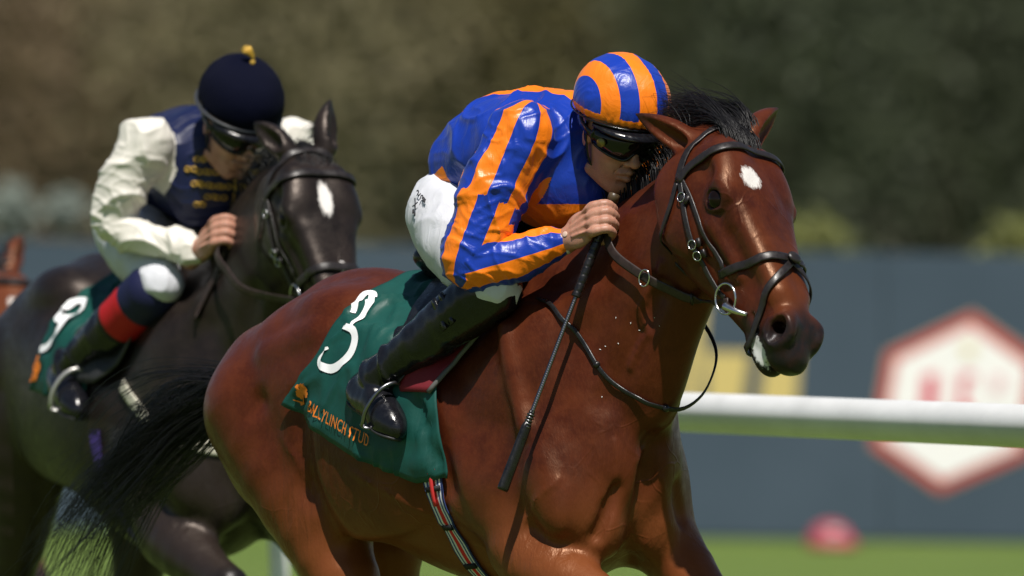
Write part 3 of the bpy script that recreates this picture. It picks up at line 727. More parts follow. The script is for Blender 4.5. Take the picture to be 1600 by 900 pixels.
M['bay'] = coat('bay_coat', (.074, .0150, .0056), (.118, .0280, .0096), (.038, .0074, .0036), (.010, .0088, .0088), .36, .36)
M['dark_bay'] = coat('dark_brown_coat', (.0135, .0095, .0082), (.027, .019, .016), (.008, .006, .0055), (.007, .0062, .006), .38, .36, (1, .85, .76), (.024, .017, .0140))
M['red_bay'] = coat('red_brown_coat', (.125, .032, .014), (.17, .05, .02), (.075, .018, .009), (.012, .0095, .009))
M['hair'] = simple('black_hair', (.0055, .005, .0055), .42, .35)
M['eye'] = simple('eye', (.006, .003, .002), .12, .25)
M['hoof'] = simple('hoof', (.03, .025, .02), .5, noise=(40, .4))
def leather(name, c, rough=.38):
    m = Mat(name, rough, .45); n = m.noise(60, 4, .6); m.base(m.ramp(n, [(.3, tuple(q*.65 for q in c)), (.75, tuple(q*1.5 for q in c))])); m.bump(m.noise(420, 3), .25, .0008)
    m.rough(m.ramp(m.noise(90, 3), [(.3, (rough-.1,)*3), (.7, (rough+.15,)*3)])); return m.m
M['leather'] = leather('dark_leather', (.016, .0125, .012)); M['rein'] = leather('brown_rein', (.026, .015, .0125), .5); M['black_leather'] = leather('black_leather', (.008, .0075, .008), .3)
M['boot'] = leather('boot_leather', (.0065, .0065, .0085), .16); M['rubber'] = simple('rubber', (.012, .012, .013), .55)
M['steel'] = simple('steel', (.55, .55, .56), .25, .5, 1.0, (80, .12)); M['dark_steel'] = simple('dark_steel', (.20, .20, .21), .3, .5, 1.0)
def silk(name, c0, c1, rough=.37, sheen=.05, bk=1.0, spec=.45):
    m = Mat(name, rough, spec); f = m.attr('f'); n = m.noise(700, 2, .5, stretch=(1, .15, 1))
    w = m.math('ADD', f, m.math('MULTIPLY', m.math('SUBTRACT', m.noise(90, 2), .5), .03))
    a = m.mix(m.noise(9, 3), tuple(q*.82 for q in c0), tuple(min(1, q*1.12) for q in c0)); b = m.mix(m.noise(9, 3), tuple(q*.88 for q in c1), tuple(min(1, q*1.06) for q in c1))
    m.base(m.mix(m.math('GREATER_THAN', w, 0.0), a, b)); m.set(Sheen_Weight=sheen, Sheen_Roughness=.4, Anisotropic=.45)
    m.bump(n, .04, .0006); m.bump(m.noise(46, 4, .62, stretch=(1, .7, 1.6), dist=1.6), .09*bk, .004); m.bump(m.noise(19, 3, .6, stretch=(1.3, 1, .6), dist=2.2), .24*bk, .010); return m.m
M['silk'] = silk('blue_and_orange_silk', (.006, .036, .34), (.86, .20, .006))
M['navy_silk'] = silk('navy_and_cream_silk', (.006, .0105, .050), (.70, .67, .60), .5, .0, .6)
M['navy_cap'] = silk('navy_velvet', (.0025, .0033, .012), (.0025, .0033, .012), .9, .0, .3, .08)
M['grey_band'] = simple('grey_band', (.03, .033, .04), .5); M['gold'] = simple('gold_thread', (.52, .32, .045), .4, .5, .3, (200, .4)); M['dull_gold'] = simple('dull_gold', (.22, .19, .05), .4, .5, .4)
def cloth(name, c, rough=.65, amt=.12, bs=.15):
    m = Mat(name, rough, .3); n = m.noise(14, 4, .6); m.base(m.ramp(n, [(.3, tuple(q*(1-amt) for q in c)), (.7, tuple(min(1, q*(1+amt)) for q in c))]))
    m.bump(m.noise(900, 2), .10, .0006); m.bump(m.noise(16, 4, .6, dist=1.2, stretch=(1.4, 1, .7)), bs, .008); return m.m
M['breeches'] = cloth('white_breeches', (.56, .57, .61), .55, .05, .5); M['green'] = cloth('green_cloth', (.0065, .060, .049), .5, .14, .22); M['print_white'] = cloth('white_print', (.78, .79, .80), .5, .03, .1); M['print_orange'] = cloth('orange_print', (.75, .20, .02), .5, .05, .1)
M['white_cloth'] = cloth('white_cloth', (.72, .72, .72)); M['red_lining'] = cloth('dark_red_lining', (.16, .012, .02)); M['trim'] = cloth('grey_trim', (.10, .10, .095)); M['black_cloth'] = cloth('black_cloth', (.008, .008, .009))
M['ink'] = simple('ink', (.015, .015, .02), .5); M['cream_strap'] = cloth('cream_strap', (.55, .52, .42)); M['purple'] = cloth('purple_cloth', (.06, .035, .20))
m = Mat('striped_girth', .7, .3); c_ = m.attr('c'); m.base(m.ramp(c_, [(0, (.03, .05, .16)), (.10, (.62, .62, .64)), (.18, (.04, .07, .2)), (.28, (.6, .6, .62)), (.37, (.55, .02, .02)), (.63, (.6, .6, .62)), (.74, (.04, .07, .2)), (.84, (.6, .6, .62)), (.93, (.03, .05, .16))], 'CONSTANT')); m.bump(m.noise(600, 2), .3, .001); M['girth'] = m.m
m = Mat('gaiter', .6, .3); f_ = m.attr('f'); m.base(m.ramp(f_, [(0, (.008, .010, .045)), (.235, (.42, .008, .012)), (.45, (.008, .008, .009))], 'CONSTANT')); m.bump(m.noise(500, 2), .2, .001); M['gaiter'] = m.m
m = Mat('skin', .48, .4); n_ = m.noise(28, 4, .6); c_ = m.ramp(n_, [(.3, (.40, .185, .125)), (.7, (.52, .27, .19))]); c_ = m.mix(m.math('MULTIPLY', m.attr('lip'), .75), c_, (.36, .10, .085))
c_ = m.mix(m.math('MULTIPLY', m.attr('stub'), m.math('MULTIPLY', m.ramp(m.noise(900, 2), [(.4, (0, 0, 0)), (.65, (1, 1, 1))]), .45)), c_, (.12, .07, .05)); m.base(c_)
m.set(Subsurface_Weight=.12, Subsurface_Scale=.006); m.bump(m.noise(260, 4, .6), .12, .001); m.bump(m.noise(60, 3, .6), .15, .003); M['skin'] = m.m
m = Mat('lens', .08, .4); m.base((.006, .006, .007)); M['lens'] = m.m
M['plaster'] = simple('plaster', (.62, .45, .36), .6)

# ---------------------------------------------------------------- horse with its tack
def strip(path, hw, ht, up, n=8): return sweep(path, hw, ht, up, n, 4)
def on_surface(F_, pts, off, n=24):
    p = spline(pts, n); p = F_.snap(p, off); 
    for _ in range(2): p[1:-1] = .25*p[:-2]+.5*p[1:-1]+.25*p[2:]
    p = F_.snap(p, off, 3); return p, F_.grad(p)
def surf(F_, X, al, off):
    """points on the barrel at length X and angle al (degrees from the spine, + = right side), off above the coat"""
    X = np.asarray(X, float); a = np.radians(np.asarray(al, float)); X, a = np.broadcast_arrays(X, a); d = np.stack([0*a, -np.sin(a), np.cos(a)], -1).reshape(-1, 3)
    c = np.stack([X, 0*X, 0*X+1.30], -1).reshape(-1, 3); r = np.full(len(c), .52)
    for _ in range(26): r = r-(F_.at(c+d*r[:, None])-np.asarray(off).reshape(-1) if np.ndim(off) else F_.at(c+d*r[:, None])-off)*.75
    return (c+d*r[:, None]).reshape(X.shape+(3,))
def make_horse(P, root, bridle, M, coatm, look):
    F_ = horse_field(P); w2 = P['w2']; sc = P['hs']
    for path, r, k in look.get('veins', []):
        p = F_.snap(spline(path, 14), -r*.25); chain(F_, [(*q, r) for q in p], k)
    v, q = horse_mesh(F_, (-1.0, -.44, .02), (1.62, .44, 2.14), look['fine'], look['dh'], look['db']); v = relax(v, q, 1, .35)
    a, n, L = P['A']; d = (v-np.array(P['poll']))/sc; u, vv, w = d@a, d@n, d@L/WS; hm = smoothstep(.9, 1.0, v[:, 0])
    ns = fbm(v, 9, 2, 2)
    muz = smoothstep(.44, .54, u+.03*ns-.25*np.clip(-.02-vv, 0, .03)+.03*np.clip(-(vv+.02)/.12, 0, 1))*hm*.93
    eye = np.exp(-((u-EYE[0])/.034)**2-((vv-EYE[1])/.028)**2)*(np.abs(w) > .05)*hm*.8
    ek = look['ears_dark']; edge = 0
    for b, t, o, s in P['ears']:
        de, te = dist_axis(v, b, t); edge = np.maximum(edge, smoothstep(.62, 1.0, te)*(de < .06)*ek)
    leg = smoothstep(.72, .50, v[:, 2]+.06*ns)
    cr = smoothstep(.5, .6, v[:, 0])*np.clip(1-np.abs(v[:, 1])/.05, 0, 1)*(v[:, 2] > 1.6)*(u < -.02)*.4
    star = 1-((u-look['star'][0])/look['star'][3])**2-((w-look['star'][1])/look['star'][2])**2; star = np.where((vv > -.06) & (hm > .5), np.clip(star*.55+.30, -1, 1), -1.0)
    if look.get('snip'): star = np.where((vv > -.06) & (np.abs(w-look['snip'][2]) < look['snip'][3]) & (u > look['snip'][0]) & (u < look['snip'][1]), .62, star)
    fo = np.exp(-((u-.535)/.050)**2-((vv+.132)/.022)**2)*(np.abs(w) > .012)*hm*look['foam']
    def near(c, r): return np.exp(-(((v-np.array(c))/np.array(r))**2).sum(1))
    fold = np.clip(near((-.20, -.29, 1.12), (.10, .12, .17))+near((.60, -.22, .94), (.14, .12, .06))+.45*near((.80, .10, .98), (.12, .16, .07))+.6*near((.72, -.02, 1.0), (.14, .2, .09))+.5*near((-.30, -.27, .98), (.12, .14, .12))+.6*near((.98, 0, 1.62), (.07, .12, .08)), 0, 1)
    vein = np.clip(near((.76, 0, 1.08), (.16, .3, .16))+.8*near((.15, -.28, 1.02), (.3, .2, .12))+.7*hm*(u > .12)*(u < .46)+.5*near((-.30, -.25, 1.0), (.15, .2, .2))+.5*near((.86, -.1, 1.45), (.12, .1, .2)), 0, 1)
    body = mesh_obj('body', v, q, coatm, root, attrs={'points': np.clip(np.maximum.reduce([muz, eye, edge, leg, cr]), 0, 1), 'star': star, 'foam': fo, 'fold': fold, 'vein': vein, 'gold': np.clip(smoothstep(1.20, .86, v[:, 2]+.05*ns)+.5*near((-.62, -.16, 1.18), (.10, .16, .2))+.35*hm*smoothstep(.2, .42, u)*(vv > -.05), 0, 1)})
    for s in (-1, 1):
        vv_, ff = uvsphere(w2(EYE[0], EYE[1], s*(EYE[2]-.007)), .0265*sc, nu=24, nv=16); mesh_obj('eye', vv_, ff, M['eye'], root)
    for rows in P['fore']+P['hind']:
        e, b = np.array(rows[-1][:3]), np.array(rows[-2][:3]); dd = unit(e-b)
        mb = MB(); mb.add(*sweep([e-dd*.01, e+dd*.02, e+dd*.055], [.046, .054, .064], [.046, .054, .064], None, 16)); mb.build('hoof', M['hoof'], root)
    # ---- bridle
    br = None
    def strap(nm, rows, hw, off=.004, mat='leather', n=26, both=False, parent=None, th=.0022):
        mb = MB()
        for s in ((1, -1) if both else (1,)):
            p, g = on_surface(F_, [w2(r[0], r[1], r[2]*s) for r in rows], off, n); mb.add(*strip(p, hw, th, g))
        return mb.each(nm, M[mat], bridle if parent is None else parent)
    full = lambda rows: rows+[(r[0], r[1], -r[2]) for r in rows[::-1] if abs(r[2]) > .001]
    br = strap('headpiece', full([(.085, -.125, -.095), (.05, -.10, -.092), (.01, -.06, -.085), (-.015, -.012, -.05), (-.02, .0, 0)]), .011)
    strap('browband', full([(.085, -.122, -.096), (.072, -.080, -.093), (.080, -.030, -.098), (.086, .008, -.085), (.080, .022, -.045), (.074, .022, 0)]), .0115, .006, n=40, th=.0032)
    strap('cheek_strap', [(.085, -.118, -.096), (.14, -.132, -.096), (.21, -.150, -.09), (.28, -.165, -.07), (.345, -.165, -.056), (.375, -.155, -.053)], .0075, .005, both=True)
    strap('noseband_cheek_strap', [(.085, -.112, -.096), (.14, -.108, -.098), (.20, -.112, -.095), (.27, -.118, -.073), (.325, -.115, -.056)], .006, .0045, both=True)
    if look['grackle']:
        strap('noseband', full([(.325, -.135, -.055), (.335, -.10, -.056), (.355, -.05, -.054), (.368, -.004, -.035), (.366, .002, 0)]), .0115, .006, n=34, th=.003)
        strap('crossed_noseband', full([(.50, -.165, 0), (.505, -.14, -.040), (.475, -.09, -.052), (.445, -.045, -.053), (.415, -.010, -.040), (.374, .002, 0)])[:6], .0095, .006, n=30, both=True, th=.0026)
        mb = MB(); p = F_.snap(np.array([w2(.370, .0, 0)]), .012)[0]; mb.add(*uvsphere(p, (.016*sc, .009, .020*sc), (a, n, L), 14, 8)); mb.build('nose_pad', M['leather'], bridle)
    else:
        strap('noseband', full([(.38, -.175, 0), (.375, -.16, -.05), (.36, -.10, -.056), (.36, -.05, -.054), (.365, -.004, -.035), (.366, .002, 0)]), .012, .006, n=34, th=.003)
    strap('throat_lash', [(.085, -.128, -.095), (.12, -.165, -.094), (.15, -.215, -.078), (.165, -.262, -.03)], .0065, .006, both=True)
    mb = MB(); mbk = MB()
    for s in (-1, 1):
        for uu, vv_, ww in ((.125, -.128, -.097), (.235, -.155, -.086), (.26, -.160, -.078)):
            p = F_.snap(np.array([w2(uu, vv_, -ww*s)]), .008); g = F_.grad(p)[0]; p = p[0]; t = unit(np.cross(g, L)); sd_ = np.cross(g, t)
            lp = [p+t*.012*math.cos(b)+sd_*.012*math.sin(b) for b in np.linspace(0, 2*math.pi, 13)[:-1]]
            mb.add(*sweep(lp, .0017, .0017, None, 6, closed=True)); mbk.add(*box(p+t*.022-g*.001, (.005, .0035, .011), (t, g, sd_)))
    mb.each('buckle', M['steel'], br); mbk.each('keeper', M['leather'], br)
    # ---- bit
    ring_c = {}
    for s in (-1, 1):
        p = F_.snap(np.array([w2(.395, -.148, s*.06)]), .008); g = F_.grad(p)[0]; p = p[0]; ring_c[s] = p; t = unit(a-g*(a@g)); sd_ = np.cross(g, t)
        c = p-t*.012+sd_*(0); R_ = .038
        mb = MB(); lp = [c+t*R_*math.cos(b)+sd_*R_*math.sin(b)+g*.004 for b in np.linspace(0, 2*math.pi, 33)[:-1]]; mb.add(*sweep(lp, .0032, .0032, None, 8, closed=True)); bt = mb.build('bit_ring', M['steel'], bridle)
        m2 = MB(); e = F_.snap(np.array([w2(.448, -.118, s*.05)]), .002)[0]; b0 = c+t*R_*.75+g*.006+sd_*0.0
        pth = spline([b0-unit(e-b0)*.012, b0+g*.004, (b0+e)/2+g*.007, e], 10); m2.add(*sweep(pth, np.linspace(.0125, .0055, 10), np.linspace(.0125, .0055, 10), None, 12)); m2.build('bit_cheek', M['steel'], bt)
    P['ring'] = ring_c
    # ---- mane
    def crest(t):
        """top line of the neck, t=0 at the poll, 1 at the withers"""
        B, T, R_, bd = P['neck']; B, T = np.array(B), np.array(T); dd = unit(T-B); Ln = np.linalg.norm(T-B); s = Ln*(1-t)+.02; rr = np.interp(s, [r[0] for r in R_], [r[1] for r in R_])
        q_ = B+dd*s+np.array([-dd[1], dd[0]])*rr; return V3(q_[0], bd*(s/Ln)**2, q_[1])
    N = look['mane'][0]; ts = rng.uniform(0, 1, N)**1.15*.9; roots = F_.snap(np.array([crest(t)+V3(0, rng.normal(0, .012), 0) for t in ts]), -.004); rl = rng.uniform(.7, 1.1, N); cl = rng.normal(0, 1, (40, 3))
    if look.get('tuft'):
        k = rng.random(N) < .5; ts[k] = 0; up_ = np.array([w2(rng.uniform(-.07, .055), .02, rng.normal(0, .022)) for _ in range(int(k.sum()))]); roots[k] = F_.snap(up_, -.004)
    def strand(i):
        t = ts[i]; L_ = look['mane'][1]*rl[i]*(1 if t > 0 else 1.02); b = roots[i]; cc = cl[int(t*38+rng.integers(0, 2))]; j = rng.normal(0, 1, 3)*.16+cc*.10
        if t == 0:
            d0 = V3(-.50, .02, .85); d1 = V3(-1, .06, .30)+j*.8; d2 = V3(-1.0, .08, -.18)+j*1.2
        else:
            d0 = V3(-.30, look['mane_side']*.15, 1.0); d1 = V3(-.85, look['mane_side']*.3, .55)+j; d2 = V3(-.9, look['mane_side']*.5, -.15)+j*1.5
        return spline([b, b+d0*L_*.22, b+d0*L_*.22+d1*L_*.35, b+d0*L_*.22+d1*L_*.35+d2*L_*.45], 9), look['mane'][2]*rng.uniform(.7, 1.2)
    hair(roots, strand, 'mane', M['hair'], root, .001)
    # ---- tail
    N = look['tail'][0]; roots = [None]*N; core = np.array(look['tail_path'], float); NC = 46; cl = rng.normal(0, 1, (NC, 3)); cp = rng.uniform(0, 6.28, (NC, 3)); cw = rng.uniform(.6, 1.3, (NC, 3)); ce = rng.uniform(.62, 1.05, NC); m_ = len(core); sp = np.linspace(0, 1, m_)
    cpath = [core+(sp[:, None]**.8)*cl[k]*np.array([.06, .05, .10])+np.sin(sp[:, None]*8*cw[k]+cp[k])*np.array([.02, .04, .048])*sp[:, None]**.6 for k in range(NC)]
    def tstrand(i):
        k = rng.integers(0, NC); fly = rng.random() < .06; e = ce[k]*rng.uniform(.78, 1.06); j = rng.normal(0, 1, 3)*np.array([.02, .02, .026])*(2.6 if fly else 1.0)
        p = cpath[k]+(sp[:, None]**1.2)*j+rng.normal(0, .009, 3)*np.array([.6, 1.4, 1])+(sp[:, None]**1.6)*V3(-.08, 0, .10)*(rng.random() if fly else 0)
        p = spline(p, 22); p = p[:max(7, min(22, int(22*e)))]; return p, look['tail'][1]*rng.uniform(.6, 1.25)
    hair(roots, tstrand, 'tail', M['hair'], root, .001)
    mb = MB(); mb.add(*sweep(spline(core[:3], 8), np.linspace(.030, .014, 8), np.linspace(.030, .014, 8), None, 10)); mb.build('dock', M['hair'], root)
    return F_
def wrinkle(X, al):
    P = np.stack([np.asarray(X)*1.0, np.asarray(al)/150., 0*np.asarray(X)], -1).reshape(-1, 3); n = fbm(P*np.array([1, 1, 1]), 7, 21, 2); r = 1-np.abs(noise3(P*np.array([1.0, .35, 1])+.06*n[:, None], 13, 33))
    return (.004*n+.009*(r**4)).reshape(np.shape(X))
def make_saddle_cloth(F_, root, M, sh, lift=.010):
    """sheet from side to side; sh gives the front and back edges as functions of the way down"""
    t = np.linspace(-1, 1, 97); s = np.linspace(0, 1, 61); T, S_ = np.meshgrid(t, s, indexing='ij'); A_ = np.abs(T)
    Xb = np.interp(A_, *sh['back']); Xf = np.interp(A_, *sh['front']); X = Xb+(Xf-Xb)*S_; al = T*np.interp(S_, *sh['bottom'])
    off = lift+np.maximum(wrinkle(X, al), -.004)*sh.get('w', 1)
    p = surf(F_, X, al, off.ravel()); n0, n1 = T.shape; top = p.reshape(-1, 3); g = F_.grad(top); bot = top-g*.003
    idx = np.arange(n0*n1).reshape(n0, n1); q = np.stack([idx[:-1, :-1], idx[:-1, 1:], idx[1:, 1:], idx[1:, :-1]], -1).reshape(-1, 4); N = n0*n1
    rim = np.concatenate([idx[0, :], idx[1:, -1], idx[-1, -2::-1], idx[-2:0:-1, 0]]); r2 = np.roll(rim, -1)
    faces = np.vstack([q[:, ::-1], q+N, np.stack([rim, r2, r2+N, rim+N], 1)])
    o = mesh_obj('saddle_cloth', np.vstack([top, bot]), faces, M['green'], root); return o
def place2d(F_, X, al, sh, extra): return surf(F_, X, al, (sh+extra+np.maximum(wrinkle(X, al), -.004)).ravel() if np.ndim(X) else sh+extra)
def stroke(F_, pts, width, name, mat, parent, lift=.0125, closed=False):
    """flat printed stroke on the saddle cloth; pts in (X, angle); width in metres"""
    p = spline(pts, 40); wd = np.broadcast_to(np.interp(np.linspace(0, 1, 40), np.linspace(0, 1, len(width)), width), (40,)); k = 4.6  # metres per radian of angle is about .3
    q = np.stack([p[:, 0], np.radians(p[:, 1])*.30], 1); d = np.gradient(q, axis=0); d /= np.linalg.norm(d, axis=1, keepdims=True); nn = np.stack([-d[:, 1], d[:, 0]], 1); rows = []
    for e in np.linspace(-1, 1, 5): r = q+nn*(wd*.5*e)[:, None]; rows.append(place2d(F_, r[:, 0], np.degrees(r[:, 1]/.30), lift, 0))
    v = np.stack(rows, 1).reshape(-1, 3); f = np.array([(i*5+j, i*5+j+1, (i+1)*5+j+1, (i+1)*5+j) for i in range(39) for j in range(4)]); return v, f
def lettering(F_, text, x0, a0, dx, da, size, lift, squeeze=1.0):
    """font outlines laid on the cloth: start (x0,a0), unit baseline vector (dx,da) in metres of the unrolled sheet"""
    cu = bpy.data.curves.new('lettering', 'FONT'); cu.body = text; cu.size = size; cu.resolution_u = 3; cu.space_character = 1.05; ob = bpy.data.objects.new('lettering', cu); col.objects.link(ob); bpy.context.view_layer.update()
    me = bpy.data.meshes.new_from_object(ob.evaluated_get(bpy.context.evaluated_depsgraph_get())); co = np.array([v.co[:] for v in me.vertices]); fs = [tuple(p.vertices) for p in me.polygons]
    bpy.data.objects.remove(ob); bpy.data.curves.remove(cu); bpy.data.meshes.remove(me)
    b = unit(np.array([dx, da])); up = np.array([b[1], -b[0]]); q = np.array([x0, math.radians(a0)*.30])+co[:, :1]*b*squeeze+co[:, 1:2]*up
    return place2d(F_, q[:, 0], np.degrees(q[:, 1]/.30), lift, 0), fs

# ---------------------------------------------------------------- the leading horse, its rider and tack
def stand(name, label, cat, O, th, group=None): return empty(name, (O[0], O[1], O[2]), math.radians(th-90), label, cat, group)
O1, T1 = (-.176, .575, 0), 40
h1 = stand('racehorse', 'glossy bay racehorse with a small white star galloping in front', 'horse', O1, T1)
b1 = stand('bridle', 'dark leather bridle with steel bit ring on the bay horse\'s head', 'bridle', O1, T1)
P1['muscle'] = [((.60, -.10, 1.47), (.06, .05, .17), ((.75, 0, -.66), (0, 1, 0), (.66, 0, .75)), .05), ((-.475, -.205, 1.285), (.095, .065, .135), ((.95, 0, -.3), (0, 1, 0), (.3, 0, .95)), .018), ((.40, -.232, 1.10), (.085, .045, .12), ((.9, 0, .43), (0, 1, 0), (-.43, 0, .9)), .02), ((.655, -.205, 1.10), (.065, .045, .13), ((.9, 0, .4), (0, 1, 0), (-.4, 0, .9)), .022)]
look1 = dict(fine=(.78, 1.62, 1.25, 2.14), dh=.0048, db=.0095, star=(.160, -.044, .034, .032), foam=1.0, ears_dark=.75, grackle=True, mane=(2400, .225, .0016), mane_side=.5, tuft=True,
    tail=(1300, .0016), tail_path=[(-.76, 0, 1.40), (-.85, .0, 1.34), (-.99, -.01, 1.29), (-1.16, -.02, 1.20), (-1.34, -.03, 1.06), (-1.48, -.03, .90), (-1.60, -.03, .74)],
    veins=[([(.822, -.04, 1.166), (.82, .0, 1.20), (.85, .03, 1.26), (.88, .06, 1.30)], .004, .008), ([(.80, -.103, 1.214), (.802, -.097, 1.15), (.788, -.107, 1.07)], .004, .009), ([(.72, -.22, 1.12), (.66, -.25, 1.06), (.60, -.26, 1.0)], .004, .009),
           ([(.81, .04, 1.12), (.80, .07, 1.06), (.78, .09, 1.0)], .0035, .008), ([(.0, -.30, 1.13), (.15, -.30, 1.07), (.30, -.26, 1.0)], .0035, .010), ([(-.30, -.27, 1.22), (-.22, -.25, 1.10), (-.20, -.25, 1.0)], .004, .010), ([(.95, -.08, 1.66), (.90, -.1, 1.52), (.84, -.10, 1.40)], .005, .016)])
P1['groove'] = [((.60, -.258, 1.20), (.545, -.270, 1.02), .014, .014, .030), ((.93, -.085, 1.58), (.80, -.135, 1.32), .018, .022, .05), ((.40, -.290, 1.02), (.33, -.296, 1.16), .014, .014, .04),
                ((-.40, -.297, 1.30), (-.52, -.283, 1.12), .016, .016, .05), ((-.55, -.262, 1.38), (-.585, -.255, 1.16), .014, .014, .045), ((-.585, -.255, 1.16), (-.50, -.272, 1.08), .012, .012, .04), ((-.22, -.305, 1.30), (-.205, -.300, 1.08), .022, .030, .05), ((-.205, -.300, 1.08), (-.11, -.265, .92), .030, .030, .05),
                ((.80, -.012, 1.13), (.79, .0, .95), .012, .014, .02), ((.79, -.095, 1.10), (.76, -.13, .98), .012, .012, .03), ((.79, .11, 1.10), (.76, .15, .98), .012, .012, .03), ((.26, -.30, 1.30), (.34, -.285, 1.10), .014, .014, .05)]
P1['ridge'] = [((.50, -.215, 1.50), (.60, -.235, 1.25), .014, .012, .04), ((-.20, -.245, 1.48), (-.40, -.245, 1.43), .016, .014, .05)]
F1 = make_horse(P1, h1, b1, M, M['bay'], look1)
WT1 = (.665, -.36, 1.093)
r1 = stand('person', 'jockey in blue and orange striped silks crouching over the bay horse', 'jockey', O1, T1)
K1 = make_rider(rider_joints(), r1, M, dict(kind='stripes', seed=3, shirt='silk', cuff='white_cloth'), ((.785, -.115, 1.815), WT1))
# marks on the wrist and the writing on the breeches
mb = MB(); wr = np.array(rider_joints()['wr_r']); gd = unit(np.array((.78, .22, .3)))
for d_, z_ in ((.012, .004), (.030, .006)):
    p = K1['body'].snap(np.array([wr+gd*d_+V3(0, -.03, z_)]), .0006); g = K1['body'].grad(p)[0]; t = unit(np.cross(g, V3(0, 0, 1))); mb.add(*uvsphere(p[0], (.0085, .0075, .0012), (t, np.cross(g, t), g), 14, 6))
mb.each('plaster', M['plaster'], r1)
mb = MB()
for rows in ([(.0, .0), (.006, .010), (.013, .004), (.010, -.006), (.020, -.004), (.026, .010)], [(.030, -.012), (.032, .006), (.040, .010), (.043, -.002)], [(.048, .010), (.050, -.008)], [(.056, .010), (.058, -.010), (.064, .008), (.068, -.008)],
             [(-.004, -.062), (.012, -.045), (.022, -.030)], [(.0, -.030), (.010, -.046), (.022, -.060)], [(.004, -.070), (.012, -.066), (.016, -.074), (.008, -.080), (.004, -.070)], [(.018, -.074), (.026, -.070), (.028, -.080), (.018, -.074)]):
    q_ = np.array([V3(.150+a*.85, -.28, 1.885+b-a*.45) for a, b in rows]); q_ = K1['breeches'].snap(spline(q_, 12), .0085, 10); mb.add(*sweep(q_, .0016, .0016, None, 5))
tag(mb.build('breeches_lettering', M['ink'], r1), kind='stuff')
# whip
hole = K1['Ph'](.047, 0, -.019); tip = np.array(WT1); wd = unit(hole-tip); wl = float(np.linalg.norm(hole-tip)); at_ = lambda s: hole-wd*s
wh = stand('riding_whip', 'black riding whip with padded end held in the leading jockey\'s hand', 'whip', O1, T1)
mb = MB(); rr_ = []; ss = np.arange(-.060, .200, .0025)
for i, s_ in enumerate(ss): rr_.append(.0130-.0010*s_/.2+(.0004 if (i % 9) < 7 else -.0006))
mb.add(*tube([at_(s_) for s_ in ss], np.array(rr_), 12)); mb.build('handle', M['black_leather'], wh)
mb = MB(); mb.add(*tube([at_(-.082), at_(-.080), at_(-.060)], np.array([.012, .0145, .0145]), 14)); mb.build('end_cap', leather('brown_cap', (.06, .04, .02)), wh)
mb = MB(); ss = np.arange(.198, wl-.205, .002); mb.add(*tube([at_(s_) for s_ in ss], np.array([.0056+.0008*(i % 3 == 0) for i in range(len(ss))]), 8)); mb.build('shaft', M['dark_steel'], wh)
mb = MB(); sdv = unit(np.cross(wd, V3(0, 1, 0))); ss = np.linspace(wl-.215, wl, 40); prof = np.interp((ss-ss[0])/(ss[-1]-ss[0]), [0, .06, .12, .2, .97, 1], [.008, .0095, .008, .0145, .0165, .0150]); mb.add(*sweep([at_(s_) for s_ in ss], prof, prof*.62, sdv, 12, 2.6)); fl = mb.build('padded_end', M['black_leather'], wh)
mb = MB()
for k in (-.5, 0, .5): mb.add(*tube([at_(s_)+np.cross(wd, sdv)*.012*k+sdv*.0095 for s_ in np.linspace(wl-.17, wl-.01, 20)], .0009, 4))
for k in range(5): mb.add(*tube([at_(wl-.205+k*.008), at_(wl-.2015+k*.008)], .0108, 12))
tag(mb.build('stitching', M['dark_steel'], fl), kind='stuff')
# saddle cloth with its number
SH1 = dict(back=([0, .44, .74, 1], [-.10, -.088, -.151, -.277]), front=([0, .2, .43, .58, .76, 1], [.44, .41, .315, .295, .317, .345]), bottom=([0, .33, .66, .85, 1], [90, 106, 117.5, 123.5, 123.5]))
c1 = stand('number_cloth', 'green saddle cloth with white number 3 on the bay horse', 'saddle cloth', O1, T1)
so = make_saddle_cloth(F1, c1, M, SH1)
mb = MB()
for pts, wdt in (([(-.074, 45.4), (-.08, 38.4), (-.082, 33.3), (-.068, 32.1), (-.045, 37.8), (-.04, 46.0), (-.040, 53.5)], [.014, .017, .018, .019, .022, .022, .008]), ([(-.072, 54.2), (-.034, 54.8), (-.014, 58.7), (-.013, 64.8), (-.036, 69.9), (-.075, 73.0), (-.117, 72.0), (-.130, 69.5), (-.122, 66.5), (-.104, 63.6)], [.010, .018, .024, .027, .026, .023, .018, .013, .008, .005])):
    mb.add(*stroke(F1, pts, wdt, '', None, None))
mb.each('number', M['print_white'], so)
v_, f_ = lettering(F1, 'BALLYLINCH STUD', -.163, 92.6, .287, .091, .039, .0150, .77); tag(mesh_obj('lettering', v_, f_, M['print_orange'], so, False), kind='stuff')
mb = MB()
def blob(cx, ca, r, n=14, sq=1.0, seed=0):
    q_ = [(cx, ca)]+[(cx+r*(1+.18*math.sin(5*b+seed))*math.cos(b), ca+math.degrees(r*sq*(1+.18*math.sin(5*b+seed))*math.sin(b)/.30)) for b in np.linspace(0, 2*math.pi, n+1)[:-1]]; q_ = np.array(q_)
    return place2d(F1, q_[:, 0], q_[:, 1], .0125, 0), [(0, i+1, (i+1) % n+1) for i in range(n)]
for x_, a_, r_ in ((-.200, 83.2, .017), (-.186, 83.0, .014), (-.212, 85.2, .010), (-.178, 85.0, .009)): mb.add(*blob(x_, a_, r_, seed=x_*90))
mb.add(*stroke(F1, [(-.200, 85), (-.207, 88.6), (-.222, 89.6)], [.007, .007, .009], '', None, None)); mb.add(*stroke(F1, [(-.236, 87.6), (-.216, 89.0), (-.198, 89.6)], [.002, .005, .002], '', None, None)); mb.build('tree_emblem', M['print_orange'], so)
